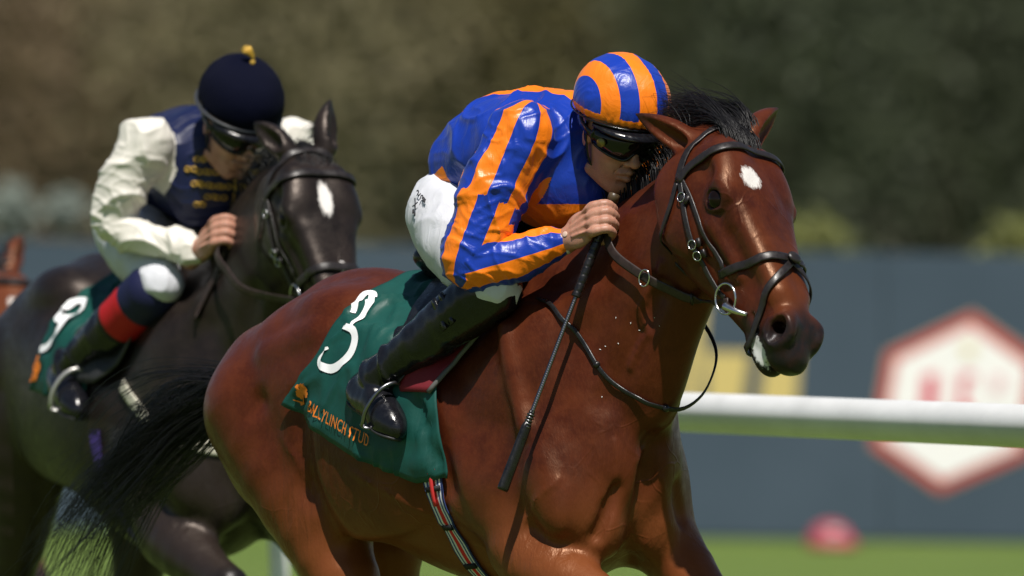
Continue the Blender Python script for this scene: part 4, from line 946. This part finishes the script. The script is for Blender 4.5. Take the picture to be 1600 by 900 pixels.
mb = MB(); al_ = np.linspace(18, 120, 40); mb.add(*tube(surf(F1, np.interp(al_/123., *SH1['front'])-.028, al_, .0125), .0009, 4)); mb.build('stitching', M['green'], so)
# saddle
s1 = stand('saddle', 'small black racing saddle with dark red lining under the leading jockey', 'saddle', O1, T1)
Sd = Fld(); ell(Sd, (.20, 0, 1.655), (.24, .085, .045), ((1, 0, .06), (0, 1, 0), (-.06, 0, 1)), .03); ell(Sd, (.40, 0, 1.69), (.06, .05, .045), None, .04); ell(Sd, (.0, 0, 1.68), (.06, .09, .04), None, .04)
v_, q_ = Sd.mesh(np.arange(-.12, .5, .007), np.arange(-.14, .14, .007), np.arange(1.56, 1.76, .007)); mesh_obj('seat', v_, q_, M['black_leather'], s1)
def patch(F_, name, mat, parent, Xe, ae, off, n=14):
    """flap between a front and a back edge; Xe, ae: rows of (angle, front X, back X)"""
    al, xf, xb = spline(Xe, n).T; s = np.linspace(0, 1, 10); X = xb[:, None]+(xf-xb)[:, None]*s; A = np.repeat(al[:, None], 10, 1)*ae
    p = surf(F_, X, A, off+.004*np.sin(s*math.pi)[None, :].repeat(n, 0).ravel()); g = F_.grad(p.reshape(-1, 3)); N = n*10; idx = np.arange(N).reshape(n, 10); q = np.stack([idx[:-1, :-1], idx[:-1, 1:], idx[1:, 1:], idx[1:, :-1]], -1).reshape(-1, 4)
    rim = np.concatenate([idx[0, :], idx[1:, -1], idx[-1, -2::-1], idx[-2:0:-1, 0]]); r2 = np.roll(rim, -1)
    o = mesh_obj(name, np.vstack([p.reshape(-1, 3), p.reshape(-1, 3)-g*.006]), np.vstack([q[:, ::-1], q+N, np.stack([rim, r2, r2+N, rim+N], 1)]), mat, parent); return o, p
for sg in (1, -1):
    fo_, p_ = patch(F1, 'flap', M['red_lining'], s1, [(16, .475, .10), (30, .455, .12), (44, .430, .14), (54, .375, .15), (64, .332, .16), (76, .312, .18), (83, .290, .20)], sg, .019)
    mb = MB(); e = p_[:, -1]; mb.add(*sweep(e, .007, .006, F1.grad(e), 8)); mb.build('flap_edge', M['trim'], fo_)
    fo2, p2_ = patch(F1, 'panel', M['black_leather'], s1, [(16, .44, .08), (30, .42, .10), (44, .40, .12), (54, .345, .13), (62, .30, .15)], sg, .028)
# girth
def ribbon(F_, rows, hw, off, mat, name, parent, n=50, closed=False):
    p, g = on_surface(F_, rows, off, n); t, u, s = frames(p, g); c = np.linspace(-1, 1, 13); v = (p[:, None]+s[:, None]*(c*hw)[None, :, None]+u[:, None]*0).reshape(-1, 3); vb = v-np.repeat(g, 13, 0)*.003; N = len(v)
    idx = np.arange(N).reshape(n, 13); q = np.stack([idx[:-1, :-1], idx[:-1, 1:], idx[1:, 1:], idx[1:, :-1]], -1).reshape(-1, 4); rim = np.concatenate([idx[0, :], idx[1:, -1], idx[-1, -2::-1], idx[-2:0:-1, 0]]); r2 = np.roll(rim, -1)
    cc = np.tile((c+1)/2, n); return mesh_obj(name, np.vstack([v, vb]), np.vstack([q, q[:, ::-1]+N, np.stack([rim, r2, r2+N, rim+N], 1)]), mat, parent, attrs={'c': np.concatenate([cc, cc])}), p, g
g_rows = [(.285, -.275, 1.20), (.288, -.277, 1.13), (.300, -.258, 1.04), (.312, -.205, .94), (.318, -.12, .86), (.32, 0, .835)]
g_rows = g_rows+[(x, -y, z) for x, y, z in g_rows[-2::-1]]
gi, gp, gg = ribbon(F1, g_rows, .027, .006, M['girth'], 'girth', s1, 70)
mb = MB(); t_, u_, s_ = frames(gp, gg)
for k in (10, 17, 24): mb.add(*box(gp[k]+gg[k]*.003, (.007, .021, .003), (t_[k], s_[k], gg[k])))
mb.each('girth_keeper', M['black_cloth'], gi)
mb = MB(); mb.add(*sweep(gp[5:14]+gg[5:14]*.008, .006, .003, gg[5:14], 6)); mb.add(*sweep([gp[6]+gg[6]*.010+s_[6]*.012*math.cos(b)+t_[6]*.012*math.sin(b) for b in np.linspace(0, 6.283, 13)[:-1]], .0035, .0035, None, 6, closed=True)); mb.build('girth_tie', simple('red_webbing', (.50, .02, .02), .6), gi)
# stirrups
J1 = rider_joints()
for sg in (-1, 1):
    he, to, an = (np.array(sd(J1[k], sg)) for k in ('heel', 'toe', 'ank')); fw = unit(to-he); up = unit(an-he-fw*((an-he)@fw)); si = np.cross(fw, up); c = he*.35+to*.65-up*.030
    mb = MB(); mb.add(*sweep(spline([c-si*.055, c, c+si*.055], 6), .014, .004, up, 8)); arch = spline([c-si*.055, c-si*.060+up*.05, c-si*.040+up*.105, c+up*.130, c+si*.040+up*.105, c+si*.060+up*.05, c+si*.055], 24); mb.add(*sweep(arch, .0055, .0045, None, 8)); st_ = mb.build('stirrup', M['dark_steel'], s1)
    mb = MB(); top = surf(F1, np.array([.26]), np.array([40.*(-sg)]), .03)[0]; a_ = c+up*.130; mb.add(*strip(spline([top, (top+a_)/2+V3(.01, sg*.012, 0), a_], 10), .008, .0015, V3(0, sg, .2))); mb.build('stirrup_leather', M['black_leather'], st_)
# reins and neck strap
re = stand('reins', 'brown leather reins running from the bit to the leading jockey\'s hand', 'reins', O1, T1)
def lead(F_, P, side, hand_pt, mids, parent, hw=.0125):
    a = P['ring'][side]; p = spline([a]+[np.array(q) for q in mids]+[np.array(hand_pt)], 40); d = F_.at(p); g = F_.grad(p); p = p+g*np.maximum(.011-d, 0)[:, None]
    for _ in range(4): p[1:-1] = .25*p[:-2]+.5*p[1:-1]+.25*p[2:]
    mb = MB(); mb.add(*strip(p, hw, .0022, F_.grad(p))); return mb.build('rein', M['rein'], parent), p
o_, rp = lead(F1, P1, -1, K1['Ph'](.045, .02, -.024), [(1.035, -.030, 1.572), (.972, -.095, 1.603), (.885, -.112, 1.644), (.800, -.118, 1.695)], re)
g = F1.grad(rp); k = 20; t_, u_, s_ = frames(rp, g); mb = MB(); mb.add(*sweep([rp[k]+g[k]*.006+t_[k]*.017*math.cos(b)+s_[k]*.022*math.sin(b) for b in np.linspace(0, 6.283, 21)[:-1]], .0022, .0022, None, 6, closed=True)); mb.build('martingale_ring', M['steel'], o_)
mb = MB()
for k in (6, 9): mb.add(*box(rp[k]+g[k]*.001, (.004, .0145, .0045), (t_[k], s_[k], g[k])))
mb.each('rein_keeper', M['leather'], o_)
lead(F1, P1, 1, (.72, .16, 1.72), [(1.04, .06, 1.575), (.97, .11, 1.60), (.88, .125, 1.65)], re)
ns = stand('neck_strap', 'thin black neck strap hanging in a loop round the bay horse\'s neck', 'strap', O1, T1)
near = F1.snap(spline([(.56, -.17, 1.60), (.64, -.145, 1.53), (.692, -.13, 1.487), (.748, -.125, 1.415), (.794, -.101, 1.359), (.851, -.065, 1.324), (.885, -.02, 1.300)], 40), .007)
far = np.array([(.905, .02, 1.295), (.925, .070, 1.325), (.935, .100, 1.375), (.925, .125, 1.43), (.88, .145, 1.48), (.80, .16, 1.54), (.70, .17, 1.60)])
pth = spline(np.vstack([near[::4], far]), 70); mb = MB(); mb.add(*strip(pth, .006, .0028, F1.grad(pth))); nso = mb.build('strap', M['black_leather'], ns)
mb = MB()
for k in (22, 41): mb.add(*uvsphere(pth[k], .010, None, 10, 8))
mb.each('knot', M['black_leather'], nso)

fk = np.random.default_rng(31); mb = MB()
for _ in range(10):
    p = F1.snap(np.array([(fk.uniform(.70, .95), fk.uniform(-.14, -.08), fk.uniform(1.32, 1.62))]), .0008); g = F1.grad(p)[0]; t = unit(np.cross(g, fk.normal(0, 1, 3))); mb.add(*uvsphere(p[0], (fk.uniform(.001, .0032), fk.uniform(.0008, .0014), .0008), (t, np.cross(g, t), g), 7, 4))
tag(mb.build('foam_fleck', M['white_cloth'], h1), kind='stuff')

# ---------------------------------------------------------------- the second horse and rider, and a third horse behind
O2, T2 = (-1.042, 3.96, 0), 25
P2 = dict(P1); P2.update(poll=(1.105, .025, 1.97), A=head_axes(*[th_local(q, 25) for q in view_axes((.20, -.44, -.86), 33)]), hs=.99, croup=.085, muscle=P1['muscle'][:1], groove=P1['groove'][:4], ridge=[],
    neck=((.38, 1.28), (1.03, 1.89), [(-.05, .35, -.37, .18), (.2, .32, -.34, .145), (.39, .28, -.30, .115), (.556, .23, -.25, .095), (.705, .185, -.205, .080), (.82, .14, -.145, .070), (.90, .10, -.10, .06), (.94, .05, -.05, .04)], .0),
    hind=[[(-.50, -.155, 1.36, .16), (-.47, -.17, 1.18, .14), (-.50, -.17, 1.0, .105), (-.56, -.165, .85, .078), (-.68, -.16, .68, .052), (-.74, -.16, .58, .046), (-.78, -.16, .38, .033), (-.82, -.16, .26, .04), (-.88, -.16, .20, .05)], P1['hind'][1]],
    ears=[((1.05, -.035, 1.985), (.97, -.095, 2.06), (.4, -.8, .1), -1), ((1.07, .085, 1.985), (1.03, .115, 2.125), (.6, .5, .1), 1)])
h2 = stand('racehorse', 'dark brown racehorse with a white blaze galloping just behind the bay', 'horse', O2, T2)
b2 = stand('bridle', 'black leather bridle with plain noseband on the dark brown horse', 'bridle', O2, T2)
look2 = dict(look1); look2.update(fine=(.80, 1.62, 1.30, 2.16), dh=.0065, db=.013, star=(.155, -.004, .024, .065), foam=0.0, ears_dark=.6, grackle=False, mane=(700, .10, .0022), mane_side=-.5, tuft=True, tail=(400, .003), veins=[], snip=(.34, .46, .012, .010))
F2 = make_horse(P2, h2, b2, M, M['dark_bay'], look2)
J2 = rider_joints(el_r=(.45, -.295, 1.775), wr_r=(.655, -.122, 1.702), head=(.655, -.015, 2.060), hf=(.80, .04, -.60), hl=(-.02, 1, .0), sh=(.51, .225, 2.005), el_l=(.50, .33, 1.80), neck=(.56, 0, 2.01), upper=(.48, 0, 1.985), chest=(.36, 0, 1.97),
    knee=(.55, .195, 1.61), ank=(.16, .30, 1.385), toe=(.27, .33, 1.255), heel=(.08, .30, 1.325))
r2 = stand('person', 'jockey in navy cap and cream sleeved silks riding the dark brown horse', 'jockey', O2, T2)
K2 = make_rider(J2, r2, M, dict(kind='plain', seed=14, shirt='navy_silk', cuff='black_cloth', sleeve=.84, knee=.86), ((.785, -.115, 1.815), (.72, -.22, 1.45)))
mb = MB()
for z_, ys in ((1.965, (-.13, -.10, -.07, .07, .10)), (1.925, (-.16, -.12, -.08, -.04, .04, .08)), (1.880, (-.15, -.11, -.07, -.035, .035, .07)), (1.838, (-.13, -.09, -.05, .05))):
    for y_ in ys:
        p = K2['shirt'].snap(np.array([(.66, y_, z_)]), .006, 12); g = K2['shirt'].grad(p)[0]; t = unit(np.cross(g, V3(0, 0, 1)))
        for e in (-1, 1): mb.add(*sweep([p[0]+t*(.009*e+.0085*math.cos(b))+np.cross(g, t)*.007*math.sin(b) for b in np.linspace(0, 6.283, 9)[:-1]], .0024, .0024, None, 5, closed=True))
p = K2['shirt'].snap(spline([(.68, 0, 1.97), (.66, 0, 1.90), (.62, 0, 1.83)], 14), .005, 12); mb.add(*sweep(p, .005, .003, K2['shirt'].grad(p), 6)); tag(mb.build('gold_embroidery', M['gold'], r2), kind='stuff')
SH2 = dict(SH1); c2 = stand('number_cloth', 'creased green saddle cloth with white number 9 on the dark brown horse', 'saddle cloth', O2, T2)
SH2.update(back=([0, .44, .74, 1], [-.04, -.03, -.06, -.10]), front=([0, .2, .43, .58, .76, 1], [.44, .40, .34, .30, .26, .24]), bottom=([0, .5, 1], [88, 92, 104]), w=1.0)
so = make_saddle_cloth(F2, c2, M, SH2, .012)
mb = MB()
for pts, wdt in (([(.055, 44), (.03, 38), (-.005, 39), (-.018, 46), (.0, 52), (.04, 51), (.055, 44.5)], [.022]*3), ([(.05, 42), (.055, 52), (.04, 61), (.0, 67), (-.04, 68)], [.020, .026, .022, .018])): mb.add(*stroke(F2, pts, wdt, '', None, None, .020))
mb.each('number', M['print_white'], so)
mb = MB()
for x_, a_, r_ in ((-.045, 74, .018), (-.03, 77, .016), (-.06, 77, .014), (-.04, 81, .016), (-.065, 82, .012)):
    q_ = np.array([(x_, a_)]+[(x_+r_*math.cos(b), a_+math.degrees(r_*math.sin(b)/.30)) for b in np.linspace(0, 6.283, 11)[:-1]]); mb.add(place2d(F2, q_[:, 0], q_[:, 1], .0165, 0), [(0, i+1, (i+1) % 10+1) for i in range(10)])
mb.build('tree_emblem', M['print_orange'], so)
s2 = stand('saddle', 'black racing saddle under the jockey on the dark brown horse', 'saddle', O2, T2)
v_, q_ = Sd.mesh(np.arange(-.12, .5, .012), np.arange(-.14, .14, .012), np.arange(1.56, 1.76, .012)); mesh_obj('seat', v_, q_, M['black_leather'], s2)
for sg in (1, -1):
    fo_, p_ = patch(F2, 'flap', leather('grey_black_flap', (.02, .02, .021), .5), s2, [(16, .475, .10), (30, .48, .10), (44, .47, .12), (54, .44, .13), (64, .41, .14), (76, .36, .16), (84, .30, .20)], sg, .022)
ribbon(F2, g_rows, .020, .006, M['purple'], 'girth', s2, 40)
for sg in (-1, 1):
    he, to, an = (np.array(sd(J2[k], sg)) for k in ('heel', 'toe', 'ank')); fw = unit(to-he); up = unit(an-he-fw*((an-he)@fw)); si = np.cross(fw, up); c = he*.35+to*.65-up*.030
    mb = MB(); mb.add(*sweep(spline([c-si*.055, c, c+si*.055], 6), .014, .004, up, 8)); arch = spline([c-si*.055, c-si*.060+up*.05, c-si*.040+up*.105, c+up*.130, c+si*.040+up*.105, c+si*.060+up*.05, c+si*.055], 18); mb.add(*sweep(arch, .007, .006, None, 8)); st_ = mb.build('stirrup', simple('pale_stirrup', (.45, .44, .42), .35, .5, .6), s2)
    mb = MB(); top = surf(F2, np.array([.26]), np.array([40.*(-sg)]), .03)[0]; a_ = c+up*.130; mb.add(*strip(spline([top, (top+a_)/2+V3(.01, sg*.012, 0), a_], 10), .009, .0015, V3(0, sg, .2))); mb.build('stirrup_leather', M['black_leather'], st_)
bs = stand('breast_strap', 'pale webbing breast strap on the dark brown horse\'s shoulder', 'strap', O2, T2)
p, g = on_surface(F2, [(.40, -.26, 1.33), (.50, -.26, 1.27), (.60, -.25, 1.21), (.70, -.20, 1.17), (.78, -.10, 1.15), (.81, 0, 1.15), (.78, .10, 1.15), (.70, .20, 1.17), (.55, .26, 1.24), (.40, .26, 1.33)], .006, 50); mb = MB(); mb.add(*strip(p, .020, .003, g)); mb.build('webbing', M['cream_strap'], bs)
re2 = stand('reins', 'brown reins held low by the jockey in cream sleeves', 'reins', O2, T2)
lead(F2, P2, -1, K2['Ph'](.045, .02, -.024), [(.99, -.08, 1.58), (.93, -.115, 1.60), (.86, -.125, 1.645), (.79, -.13, 1.70)], re2); lead(F2, P2, 1, (.72, .16, 1.72), [(.99, .08, 1.58), (.92, .12, 1.61), (.85, .13, 1.65)], re2)
hp = K2['Ph'](.045, -.02, -.024); mb = MB(); pp = spline([hp, hp+V3(-.03, -.03, -.10), hp+V3(-.07, -.06, -.19), hp+V3(-.06, -.07, -.21)], 14); mb.add(*strip(pp, .012, .0022, V3(0, -1, 0))); mb.build('rein_end', M['rein'], re2)
P3 = dict(P2); P3.update(poll=(1.06, 0, 1.735), neck=((.38, 1.25), (1.02, 1.65), [(-.05, .34, -.36, .18), (.2, .30, -.32, .145), (.39, .26, -.28, .115), (.53, .22, -.24, .095), (.65, .18, -.19, .080), (.75, .12, -.12, .065), (.80, .05, -.05, .04)], 0.),
    ears=[((1.01, -.055, 1.735), (.96, -.12, 1.84), (.4, -.8, .1), -1), ((1.035, .06, 1.735), (.99, .115, 1.83), (.6, .5, .1), 1)])
O3 = (-2.10, 9.3, -.06)
h3 = stand('racehorse', 'reddish brown racehorse with a white star, its head at the left edge', 'horse', O3, T2); b3 = stand('bridle', 'dark bridle on the reddish brown horse at the left edge', 'bridle', O3, T2)
look3 = dict(look2); look3.update(dh=.010, db=.02, star=(.155, .01, .022, .026), snip=None, mane=(300, .10, .003), tail=(200, .004))
F3 = make_horse(P3, h3, b3, M, M['red_bay'], look3)

# ---------------------------------------------------------------- the setting: course, rail, hoarding, trees
SLOPE = math.tan(math.radians(.85))
gz = lambda x, y: -SLOPE*x*min(1, max(0, (y-5)/40))
def sheet(name, xs, ys, mat, z):
    v = [(x, y, z(x, y)) for y in ys for x in xs]; n = len(xs); f = [(j*n+i, j*n+i+1, (j+1)*n+i+1, (j+1)*n+i) for j in range(len(ys)-1) for i in range(n-1)]
    o = mesh_obj(name, v, f, mat); tag(o, kind='structure'); return o
m = Mat('turf', .75, .2); n_ = m.noise(.35, 5, .6); k_ = m.noise(24, 4, .7); c_ = m.ramp(n_, [(.3, (.120, .185, .034)), (.7, (.175, .245, .055))]); m.base(m.mix(m.math('MULTIPLY', k_, .5), c_, (.085, .145, .024))); m.bump(m.noise(60, 4, .7), .8, .03)
sheet('ground', np.concatenate([[-600, -200, -60], np.arange(-20, 21, 2), [60, 200, 600]]), np.concatenate([[-60, -30], np.arange(-10, 100, 5), [150, 300, 900]]), m.m, lambda x, y: gz(np.clip(x, -20, 20), y))
# rail
A_, B_ = V3(.556, 4.5, 1.238), V3(1.353, 1.46, 1.2345); dr = unit(B_-A_)
rail = empty('running_rail', (float(A_[0]), float(A_[1]), 0), 0, 'thick white plastic running rail behind the horses', 'rail')
m = Mat('white_plastic', .35, .5); n_ = m.noise(9, 4, .6, stretch=(1, .3, 1)); m.base(m.ramp(n_, [(.3, (.70, .70, .68)), (.7, (.82, .82, .80))])); m.bump(m.noise(40, 3), .05, .002); M['plastic'] = m.m
base_ = V3(A_[0], A_[1], 0)
mb = MB(); pth = [A_+dr*s_-base_ for s_ in np.linspace(-26, 12, 60)]; mb.add(*sweep(pth, .060, .058, V3(0, 0, 1), 24, 1.9)); mb.build('rail_bar', M['plastic'], rail)
for yv in (-3.4, .9, 5.2, 9.98, 14.2, 18.1):
    p = A_+(B_-A_)*((yv-A_[1])/(B_[1]-A_[1])); q_ = p-base_; back = unit(V3(dr[1], -dr[0], 0)); back = back if back[0] > 0 else -back
    mb = MB(); mb.add(*sweep(spline([q_+V3(0, 0, -.04), q_+back*.06+V3(0, 0, -.22), q_+back*.10+V3(0, 0, -.55), V3(q_[0]+back[0]*.11, q_[1]+back[1]*.11, -.1)], 14), .032, .026, dr, 12, 3)); mb.build('post', M['plastic'], rail)
    mb = MB(); mb.add(*sweep([q_-dr*.05, q_+dr*.05], .0635, .0615, V3(0, 0, 1), 24, 1.9)); mb.build('joint_sleeve', M['plastic'], rail)
# hoarding
YB = 46.7; kb = 18600/76.7
def bp(px, py, dy=0.0): return V3((px-800)/kb, YB+dy, 1.6-(py-450)/kb)
sgn = empty('advertising_board', (0, YB, 0), 0, 'long blue grey advertising board with gold lettering behind the rail', 'board')
m = Mat('blue_grey_board', .55, .3); n_ = m.noise(.9, 4, .6); m.base(m.ramp(n_, [(.3, (.044, .066, .092)), (.7, (.056, .080, .110))])); m.bump(m.noise(30, 3), .05, .002); M['board'] = m.m
top_z = lambda x: 1.864-SLOPE*x
for i in range(-12, 12):
    x0, x1 = i*2.4+.004, i*2.4+2.396; v = []
    for x in (x0, x1):
        for y in (0, .05):
            for z in (gz(x, YB)+.02, top_z(x)): v.append((x, y, z))
    mesh_obj('panel', v, [(0, 1, 3, 2), (4, 6, 7, 5), (0, 4, 5, 1), (2, 3, 7, 6), (0, 2, 6, 4), (1, 5, 7, 3)], M['board'], sgn, False)
    mb = MB(); mb.add(*box((i*2.4, .09, .9-SLOPE*i*2.4), (.035, .035, .95))); mb.build('support', M['dark_steel'], sgn, False)
def flat(name, pts, mat, parent, dy, th=.004):
    p = np.array([bp(*q) for q in pts])-V3(0, YB, 0); n = len(p); f0 = p+V3(0, dy, 0); f1 = p+V3(0, dy+th, 0); return mesh_obj(name, np.vstack([f0, f1]), [tuple(range(n)), tuple(range(n, 2*n))[::-1]]+[(i, i+n, (i+1) % n+n, (i+1) % n) for i in range(n)], mat, parent, False)
M['gold_print'] = simple('gold_print', (.58, .45, .16), .5); M['red_print'] = simple('red_print', (.50, .065, .055), .5); M['tan_print'] = simple('tan_print', (.40, .27, .16), .5); M['white_print2'] = simple('white_board_print', (.86, .84, .83), .5); M['crimson_print'] = simple('crimson_print', (.62, .05, .10), .5); M['pink_print'] = simple('pink_print', (.75, .52, .54), .5)
flat('letter', [(1078, 480), (1104, 478), (1090, 640), (1062, 640)], M['gold_print'], sgn, -.006); flat('letter', [(1008, 548), (1050, 548), (1040, 640), (1000, 640)], M['gold_print'], sgn, -.006)
flat('letter', [(1104, 550), (1172, 551), (1158, 640), (1142, 640), (1126, 640), (1104, 641)], M['gold_print'], sgn, -.006)
flat('letter', [(1198, 552), (1250, 552), (1244, 640), (1186, 641), (1190, 600)], M['gold_print'], sgn, -.006)
hexa = np.array([(1520, 486), (1384, 550), (1359, 698), (1468, 772), (1606, 714), (1628, 562)], float); hc_ = hexa.mean(0); sc_ = lambda k: [tuple(hc_+(q-hc_)*k) for q in hexa]
em = flat('emblem_rim', sc_(1.0), M['tan_print'], sgn, -.006); flat('emblem_border', sc_(.965), M['red_print'], sgn, -.012); flat('emblem_field', sc_(.84), M['white_print2'], sgn, -.018)
flat('emblem_letter', [(1443, 586), (1466, 584), (1462, 642), (1438, 644)], M['crimson_print'], sgn, -.024)
for q in ([(1500, 584), (1524, 584), (1523, 594), (1499, 594)], [(1499, 594), (1511, 594), (1508, 634), (1495, 634)], [(1494, 634), (1521, 634), (1520, 645), (1493, 645)]): flat('emblem_letter', q, M['crimson_print'], sgn, -.024)
flat('emblem_letter', [(1550, 588), (1572, 586), (1569, 612), (1546, 614)], M['pink_print'], sgn, -.024); flat('emblem_crest', [(1500, 540), (1520, 534), (1526, 552), (1508, 560)], simple('pale_gold', (.72, .62, .38), .5), sgn, -.024)
# red marker on the grass
mk = empty('ground_marker', (1.99, YB-2.2, float(gz(1.99, YB-2.2))), 0, 'red domed marker on the grass at the foot of the board', 'marker')
K = Fld(); ell(K, (0, 0, .03), (.145, .13, .14), None, .02); ell(K, (.02, -.02, .02), (.16, .15, .05), None, .04); K.cut(lambda X, Y, Z: X*0+Y*0+Z, (-.3, -.3, -.3), (.3, .3, -.02), .005)
v_, q_ = K.mesh(np.arange(-.22, .22, .016), np.arange(-.2, .2, .016), np.arange(-.06, .26, .016)); mesh_obj('dome', v_, q_, simple('red_plastic', (.34, .05, .075), .6, noise=(6, .3)), mk)
mb = MB(); mb.add(*uvsphere((.03, -.11, .10), (.05, .03, .022))); mb.build('white_mark', simple('faded_white', (.6, .5, .5), .5), mk)
# trees
def leaf_mat(name, a, b):
    m = Mat(name, .6, .25); n = m.noise(1.2, 3, .6); m.base(m.ramp(n, [(.3, a), (.7, b)])); return m.m
LM = [leaf_mat('olive_leaves', (.100, .088, .036), (.160, .140, .062)), leaf_mat('dark_leaves', (.040, .050, .027), (.072, .084, .046)), leaf_mat('brown_leaves', (.125, .088, .050), (.175, .125, .070)), leaf_mat('grey_green_leaves', (.145, .126, .066), (.205, .178, .096)), leaf_mat('yellow_green_leaves', (.10, .115, .03), (.15, .155, .045)), leaf_mat('pale_highlight_leaves', (.13, .16, .13), (.24, .27, .24))]  # last pale tone paints out-of-focus bright spots
M['bark'] = simple('bark', (.05, .038, .028), .8, noise=(8, .4))
def leaves(c, r, n, size, seed, low=0.0):
    g = np.random.default_rng(seed); nc = max(6, int(n/22)); u = g.normal(0, 1, (nc, 3)); u /= np.linalg.norm(u, axis=1, keepdims=True); cen = u*(g.random((nc, 1))**.45)*np.array(r)*.86
    k = g.integers(0, nc, n); p = cen[k]+g.normal(0, 1, (n, 3))*np.array(r)*.17; p[:, 2] = np.maximum(p[:, 2], -c[2]+low); p = p+np.array(c); nn = g.normal(0, 1, (n, 3))*.55+np.array([0, -.6, .7]); nn /= np.linalg.norm(nn, axis=1, keepdims=True); a = np.cross(nn, g.normal(0, 1, (n, 3))); a /= np.linalg.norm(a, axis=1, keepdims=True); b = np.cross(nn, a); s = size*g.uniform(.6, 1.4, (n, 1))
    v = np.stack([p-a*s, p+b*s*.5, p+a*s, p-b*s*.5], 1).reshape(-1, 3); return v, np.arange(4*n).reshape(n, 4)
def tree(x, y, h, rx, mi, label, cat, group, seed, n=2600, size=.16, low=.5, name='tree', cz=None, rz=None):
    z0 = gz(float(np.clip(x, -20, 20)), y); o = empty(name, (x, y, float(z0)), 0, label, cat, group); g = np.random.default_rng(seed+900)
    mb = MB(); mb.add(*tube(spline([(0, 0, -.2), (g.normal(0, .1), g.normal(0, .1), h*.3), (g.normal(0, .2), g.normal(0, .2), h*.7)], 8), np.linspace(.045*h*.5, .012*h*.5, 8), 8))
    for k in range(6):
        a = k*1.05+g.uniform(0, .6); zz = h*g.uniform(.22, .5); mb.add(*tube(spline([(0, 0, zz), (rx*.35*math.cos(a), rx*.35*math.sin(a), zz+h*.12), (rx*.7*math.cos(a), rx*.7*math.sin(a), zz+h*.28)], 6), np.linspace(.011*h*.6, .004*h, 6), 6))
    mb.build('trunk', M['bark'], o); v, f = leaves((0, 0, cz or h*.52), (rx, rx, rz or h*.50), n, size, seed, low); mesh_obj('crown', v, f, LM[mi], o); return o
tg = np.random.default_rng(5)
rows = [(-13.2, 2), (-10.6, 0), (-8.4, 2), (-5.9, 2), (-3.4, 3), (-1.1, 3), (1.5, 0), (3.8, 1), (6.3, 1), (8.9, 1), (11.4, 0), (13.9, 1)]
kinds = {0: 'olive', 1: 'dark green', 2: 'brownish', 3: 'grey green'}
nth = ['first', 'second', 'third', 'fourth', 'fifth', 'sixth', 'seventh', 'eighth', 'ninth', 'tenth', 'eleventh', 'twelfth']
for i, (x, mi) in enumerate(rows):
    tree(x*2.05, 312+tg.uniform(-8, 16), tg.uniform(20, 24), tg.uniform(5.2, 6.6), mi, '%s leafed tree, %s from the left in the front row behind the board' % (kinds[mi], nth[i]), 'tree', 'trees behind the board', 100+i, 15000, .17)
wd_ = np.random.default_rng(8); vs, fs, n0 = [], [], 0
for i in range(86):
    x = -116+232*i/85+wd_.uniform(-1, 1); near_ = abs(x) < 44; v, f = leaves((x, 356+wd_.uniform(-9, 9), 11), (5.4, 5.4, 12.0), 4000 if near_ else 1700, .36 if near_ else .55, 300+i, .2); vs.append(v); fs.append(f+n0); n0 += len(v)
wood = mesh_obj('woodland', np.vstack(vs), np.vstack(fs), LM[1]); tag(wood, 'dark mass of woodland filling the background', 'woodland', kind='stuff')
for x, y, h, rx, mi, lab, sd_ in ((2.12, 55, 2.25, .34, 4, 'yellow green bush over the board, right of the bay horse\'s nose', 1), (3.66, 55, 2.25, .30, 4, 'yellow green bush over the board at the right edge', 2), (-3.60, 56, 2.38, .19, 5, 'pale stand-in for a blurred highlight over the board at the left edge', 3), (-3.22, 56, 2.36, .15, 5, 'pale stand-in for a blurred highlight over the board, middle of the three', 4), (-2.86, 56, 2.36, .15, 5, 'pale leaved shrub over the board beside the rear jockey\'s back', 5)):
    tree(x, y, h*.85, rx, mi, lab, 'shrub', 'shrubs behind the board', 40+sd_, 900, .04, .2, 'shrub', 1.88 if mi == 4 else 2.10, .34 if mi == 4 else rx)  # the three pale ones are made up to stand in for blurred highlights
